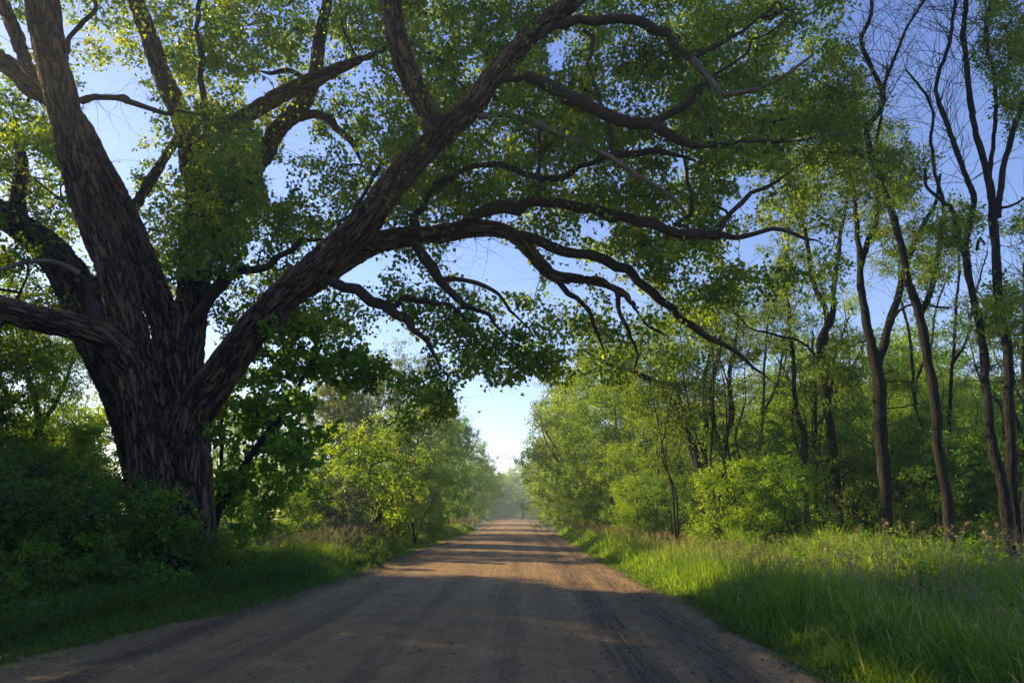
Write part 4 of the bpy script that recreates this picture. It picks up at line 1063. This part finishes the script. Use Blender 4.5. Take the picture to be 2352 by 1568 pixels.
def patchnoise(x, y, s=1.0, k=0):
    return 0.5 + 0.25 * np.sin(x * 1.7 * s + k + 1.3 * np.sin(y * 0.9 * s)) + 0.25 * np.sin(y * 1.3 * s + 2 * k + 1.1 * np.sin(x * 1.1 * s + 1))
def verge(n, side, y0, y1, depth, hfun, seed, wk=0.0011):
    rng = np.random.default_rng(seed)
    y = y0 * (y1 / y0) ** rng.random(n); Le, Re = road_edges(y)
    off = rng.random(n) ** 1.25 * depth(y) - 0.05
    # tussocks
    x = Re + off if side > 0 else Le - off
    tx = np.round(x / 0.22 + rng.normal(size=n) * 0.25) * 0.22; ty = np.round(y / 0.22 + rng.normal(size=n) * 0.25) * 0.22
    m_ = rng.random(n) < 0.6
    x = np.where(m_, tx + rng.normal(size=n) * 0.045, x); y = np.where(m_, ty + rng.normal(size=n) * 0.045, y)
    off = (x - road_edges(y)[1]) if side > 0 else (road_edges(y)[0] - x)
    k = off > -0.12 + 0.15 * rng.random(n); x, y, off = x[k], y[k], off[k]; n = len(x)
    h = hfun(off, y, x) * rng.uniform(0.45, 1.15, n)
    d = np.hypot(x, y)
    w = np.maximum(0.014, d * wk) * rng.uniform(0.6, 1.4, n)
    rnd = np.clip(patchnoise(x, y, 0.8) * 0.45 + rng.random(n) ** 1.5 * 0.6, 0, 1)
    mb = MB(); tips = blades(mb, rng, x, y, h, w, rnd)
    return mb, (x, y, h, off)
hr = lambda off, y, x: 0.10 + 0.95 * np.clip(off / 1.0, 0, 1) * (0.40 + 0.75 * patchnoise(x, y, 1.0, 1)) * (0.8 + 0.35 * patchnoise(x, y, 3.1, 2)) * (1 + 0.18 * np.clip((off - 1.2) / 1.5, 0, 1))
mb, info = verge(150000, 1, 3.0, 70, lambda y: 5.5 + y * 0.06, hr, 1)
tag(mb.build('tall_grass', M_grass), 'tall green grass along the right road verge', 'grass', kind='stuff')
hl = lambda off, y, x: (0.07 + np.where(y < 17, 0.5, 0.85) * np.clip((off - 0.3) / 1.3, 0, 1)) * (0.7 + 0.4 * patchnoise(x, y, 0.6, 2))
mb, info2 = verge(70000, -1, 5.0, 19, lambda y: 3.5 + y * 0.05, hl, 2)
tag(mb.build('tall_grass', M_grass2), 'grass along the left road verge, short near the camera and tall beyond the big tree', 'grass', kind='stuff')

rng = np.random.default_rng(31)
n = 5200; y = 3.2 * (16 / 3.2) ** rng.random(n); off = 0.15 + rng.random(n) * 5.5; x = road_edges(y)[1] + off
mb = MB(); blades(mb, rng, x, y, (0.35 + 0.65 * np.clip(off / 0.9, 0, 1)) * rng.uniform(0.7, 1.15, n), rng.uniform(0.012, 0.021, n), rng.random(n), bend=0.85)
tag(mb.build('broad_grass', grass_mat('broad_grass_blade', (0.08, 0.19, 0.02), (0.15, 0.28, 0.035), (0.30, 0.36, 0.10))), 'broad arching light green grass blades at the lower right', 'grass', kind='stuff')
n = 9000; y = 3.2 * (30 / 3.2) ** rng.random(n); sd_ = rng.random(n) < 0.5; Le, Re = road_edges(y); off = np.abs(rng.normal(size=n)) * 0.22 * (0.3 + 1.4 * patchnoise(y * 2.0, y * 3.0))
x = np.where(sd_, Re - off + 0.05, Le + off * 1.5 - 0.05)
mb = MB(); blades(mb, rng, x, y, rng.uniform(0.04, 0.16, n), np.maximum(0.006, y * 0.001), rng.random(n), bend=0.8)
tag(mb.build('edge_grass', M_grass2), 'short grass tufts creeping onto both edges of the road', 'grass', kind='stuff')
mb, info2 = verge(70000, -1, 18.5, 80, lambda y: 3.5 + y * 0.05, hl, 22)
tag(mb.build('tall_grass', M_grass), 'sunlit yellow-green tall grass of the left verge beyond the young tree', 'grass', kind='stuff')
def seedheads(name, label, rng, x, y, h, mat_s, head=0.16, n_sp=16, thick=0.0022, sp=0.02, droop=0.3, size=0.02):
    mb = MB(); n = len(x); z = ground_z(x, y)
    a = rng.uniform(0, 6.28, n); b = h * 0.25 * rng.random(n)
    p0 = np.stack([x, y, z], 1); p1 = np.stack([x + np.cos(a) * b * .3, y + np.sin(a) * b * .3, z + h * .55], 1)
    p2 = np.stack([x + np.cos(a) * b, y + np.sin(a) * b, z + h], 1)
    th = np.maximum(thick, np.hypot(x, y) * 0.00016)
    prisms(mb, p0, p1, th, th); prisms(mb, p1, p2, th, th * .5)
    t = rng.uniform(0, 1, (n, n_sp, 1)); d = norm(p2 - p1)
    hd = np.stack([np.cos(a), np.sin(a), -droop * np.ones(n)], 1)
    q = p2[:, None] - d[:, None] * head * (1 - t) + hd[:, None] * head * 0.35 * t ** 2 + rng.normal(size=(n, n_sp, 3)) * sp * (1.1 - t)
    tip = np.broadcast_to(d[:, None] * 0.8, (n, n_sp, 3)) + runit(rng, (n, n_sp)) * 0.7; tip = tip.copy(); tip[..., 2] -= droop
    sz = np.repeat(np.maximum(size, np.hypot(x, y) * 0.0011), n_sp) * rng.uniform(.7, 1.3, n * n_sp)
    leaves(mb, q.reshape(-1, 3), tip.reshape(-1, 3), runit(rng, (n * n_sp,)), sz, 'narrow' if size > 0.03 else 'oval', rng.random(n * n_sp))
    return tag(mb.build(name, mat_s), label, 'grass', kind='stuff')
rng = np.random.default_rng(9)
n = 1300; y = 12 * (75 / 12) ** rng.random(n); x = road_edges(y)[1] + rng.uniform(0.5, 4.2, n)
seedheads('seeding_grass', 'pinkish tan seed heads above the grass on the right verge', rng, x, y, rng.uniform(0.9, 1.25, n), M_straw)
n = 420; y = 24 * (80 / 19) ** rng.random(n); x = road_edges(y)[0] - rng.uniform(0.6, 3.0, n)
seedheads('seeding_grass', 'pinkish tan seed heads above the grass on the left verge', rng, x, y, rng.uniform(0.9, 1.3, n), M_straw)
n = 900; y = 4.5 * (20 / 4.5) ** rng.random(n); x = road_edges(y)[1] + rng.uniform(0.8, 6, n)
M_green_head = leaf_mat('green_seed_head', (0.16, 0.19, 0.06), (0.24, 0.26, 0.10), (0.34, 0.34, 0.16), trans=(1.2, 1.1, 0.8), tfac=0.3)
seedheads('panicle_grass', 'pale green feathery panicles standing in the lower right grass', rng, x, y, rng.uniform(0.8, 1.15, n), M_green_head, head=0.16, n_sp=22, droop=0.35, size=0.02, sp=0.014)
n = 130; y = rng.uniform(9, 17, n); x = X_(rng.uniform(1850, 2352, n), y)
seedheads('brome_grass', 'tall straw coloured brome with drooping heads in front of the right trunks', rng, x, y, rng.uniform(1.15, 1.6, n), M_straw, head=0.34, n_sp=26, droop=0.9, size=0.045, sp=0.035)
n = 900; y = rng.uniform(19.5, 34, n); x = road_edges(y)[0] - rng.uniform(0.5, 3.2, n)
seedheads('golden_grass', 'pale golden tall grass heads in the sunlit left verge beyond the young tree', rng, x, y, rng.uniform(0.9, 1.3, n), M_green_head, head=0.24, n_sp=18, size=0.03)
# leafy weeds in the lower right
M_weed = leaf_mat('weed_leaf', (0.03, 0.085, 0.025), (0.05, 0.12, 0.03), (0.09, 0.16, 0.05))
rng = np.random.default_rng(14)
def weeds(name, label, n, fx, hh, seed, mat, size, shape='oval'):
    rng = np.random.default_rng(seed); mb = MB(); x, y = fx(rng, n)
    z = ground_z(x, y); h = hh * rng.uniform(.5, 1.1, n)
    b = np.stack([x, y, z], 1); e = b + np.stack([rng.normal(size=n) * .12, rng.normal(size=n) * .12, h], 1)
    prisms(mb, b, e, 0.003, 0.0015)
    k = 22; t = rng.uniform(.15, 1, (n, k, 1)); p = b[:, None] * (1 - t) + e[:, None] * t
    d = runit(rng, (n, k)); d[..., 2] = d[..., 2] * .3 + .25
    leaves(mb, (p + d * .03).reshape(-1, 3), d.reshape(-1, 3), (runit(rng, (n * k,)) * .5 + np.array([0, 0, 1.0])), size * rng.uniform(.6, 1.3, n * k), shape, rng.random(n * k))
    tag(mb.build(name, mat), label, 'weeds', kind='stuff'); return e
e = weeds('alfalfa', 'leafy alfalfa growing through the grass at the lower right', 2600, lambda r, n: ((lambda y: (road_edges(y)[1] + r.uniform(.3, 4.0, n), y))(3.2 * (13 / 3.2) ** r.random(n))), 0.6, 14, M_weed, 0.034)
mb = MB(); sel = e[rng.random(len(e)) < 0.05]
kk = 12; q = sel[:, None] + rng.normal(size=(len(sel), kk, 3)) * 0.008
leaves(mb, q.reshape(-1, 3), runit(rng, (len(sel) * kk,)) + np.array([0, 0, .5]), runit(rng, (len(sel) * kk,)), 0.014, 'oval', rng.random(len(sel) * kk))
tag(mb.build('alfalfa_flowers', leaf_mat('alfalfa_petal', (0.13, 0.07, 0.25), (0.2, 0.12, 0.36), (0.3, 0.2, 0.45), trans=(1, 1, 1))), 'small purple alfalfa blossoms dotted in the lower right grass', 'flowers', kind='stuff')
weeds('ground_ivy', 'dark low leafy weeds at the foot of the left thicket', 3600, lambda r, n: ((lambda y: (road_edges(y)[0] - 0.7 - r.uniform(0, 4.5, n), y))(8 * (19 / 8) ** r.random(n))), 0.55, 15, M_dark, 0.05)
weeds('roadside_weeds', 'small leafy weeds and litter along the ragged road edges', 1500, lambda r, n: ((lambda y: (np.where(r.random(n) < 0.5, road_edges(y)[1] + r.normal(size=n) * .2 + .08, road_edges(y)[0] - r.normal(size=n) * .3 - .15), y))(3.4 * (26 / 3.4) ** r.random(n))), 0.12, 19, M_weed, 0.03)
weeds('undergrowth', 'leafy undergrowth on the floor of the right-hand wood', 3000, lambda r, n: ((lambda y: (road_edges(y)[1] + 3.0 + r.uniform(0, 16, n), y))(r.uniform(12, 42, n))), 1.1, 16, M_maple, 0.12)
weeds('undergrowth', 'leafy undergrowth on the floor of the left-hand wood', 2600, lambda r, n: ((lambda y: (road_edges(y)[0] - 3.0 - r.uniform(0, 20, n), y))(r.uniform(14, 48, n))), 1.0, 17, M_maple, 0.12)

# fallen leaves on the road
def fallen(label, pts, mat, group, seed):
    rng = np.random.default_rng(seed)
    mb = MB(); leaves(mb, np.zeros((1, 3)), np.array([[0, 1.0, 0.05]]), np.array([[0.1, 0, 1.0]]), 0.085, 'deltoid', np.array([0.5]), fold=0.35)
    first = None
    for u, v in pts:
        yy = F * 1.6 / (v - 1181); x = X_(u, yy)
        if first is None: o = mb.build('fallen_leaf', mat); first = o
        else: o = first.copy(); COL.objects.link(o)
        o.location = (x, yy, float(road_z(np.array([x]), np.array([yy]))[0]) + 0.012); o.rotation_euler = (rng.uniform(-.3, .3), rng.uniform(-.3, .3), rng.uniform(0, 6.28)); sc = rng.uniform(.6, 1.1); o.scale = (sc, sc, sc)
        tag(o, label, 'leaf', group)
def flat_mat(name, c):
    m, N, L = new_mat(name); out = N.new('ShaderNodeOutputMaterial'); pr = N.new('ShaderNodeBsdfPrincipled'); pr.inputs['Roughness'].default_value = 0.6
    tc = N.new('ShaderNodeTexCoord'); n1 = N.new('ShaderNodeTexNoise'); n1.inputs['Scale'].default_value = 40; L.new(tc.outputs['Object'], n1.inputs['Vector'])
    r = ramp(N, [(0.3, tuple(a * 0.6 for a in c)), (0.6, c)]); L.new(n1.outputs['Fac'], r.inputs[0]); L.new(r.outputs[0], pr.inputs['Base Color']); L.new(pr.outputs[0], out.inputs['Surface']); return m
M_yl = flat_mat('yellow_dry_leaf', (0.42, 0.30, 0.04)); M_br = flat_mat('brown_dry_leaf', (0.22, 0.11, 0.04))
for k, (u, v, lab) in enumerate([(365,1467,'yellow fallen leaf on the left shoulder below the great trunk'), (620,1391,'yellow fallen leaf in the left wheel track, level with the great trunk'), (30,1520,'yellow fallen leaf in the bottom left corner of the road'),
        (1445,1445,'yellow fallen leaf among the dark clods right of the road centre'), (1100,1360,'yellow fallen leaf near the middle of the road'), (905,1310,'small far yellow fallen leaf at the left road edge by the lit grass')]):
    fallen(lab, [(u, v)], M_yl, 'yellow leaves fallen on the road', k)
for k, (u, v, lab) in enumerate([(170,1497,'brown curled fallen leaf on the left gravel shoulder'), (1510,1520,'brown curled fallen leaf on the dark right wheel track'), (1780,1495,'brown curled fallen leaf against the right grass edge'), (985,1475,'brown curled fallen leaf left of the middle of the road')]):
    fallen(lab, [(u, v)], M_br, 'brown leaves fallen on the road', k + 9)

# ================================================================== HAZE
m, N, L = new_mat('haze_air')
out = N.new('ShaderNodeOutputMaterial'); pv = N.new('ShaderNodeVolumePrincipled')
pv.inputs['Density'].default_value = 0.0010; pv.inputs['Color'].default_value = (0.70, 0.86, 1.0, 1); pv.inputs['Anisotropy'].default_value = 0.3
L.new(pv.outputs[0], out.inputs['Volume'])
mb = MB()
x0, x1, y0, y1, z0, z1 = -430, 430, -65, 710, -75, 34
v = [(x0,y0,z0),(x1,y0,z0),(x1,y1,z0),(x0,y1,z0),(x0,y0,z1),(x1,y0,z1),(x1,y1,z1),(x0,y1,z1)]
mb.add(v, [[0,3,2,1],[4,5,6,7],[0,1,5,4],[1,2,6,5],[2,3,7,6],[3,0,4,7]])
tag(mb.build('haze', m), 'pale morning haze hanging over the road and woods', 'haze', kind='stuff')
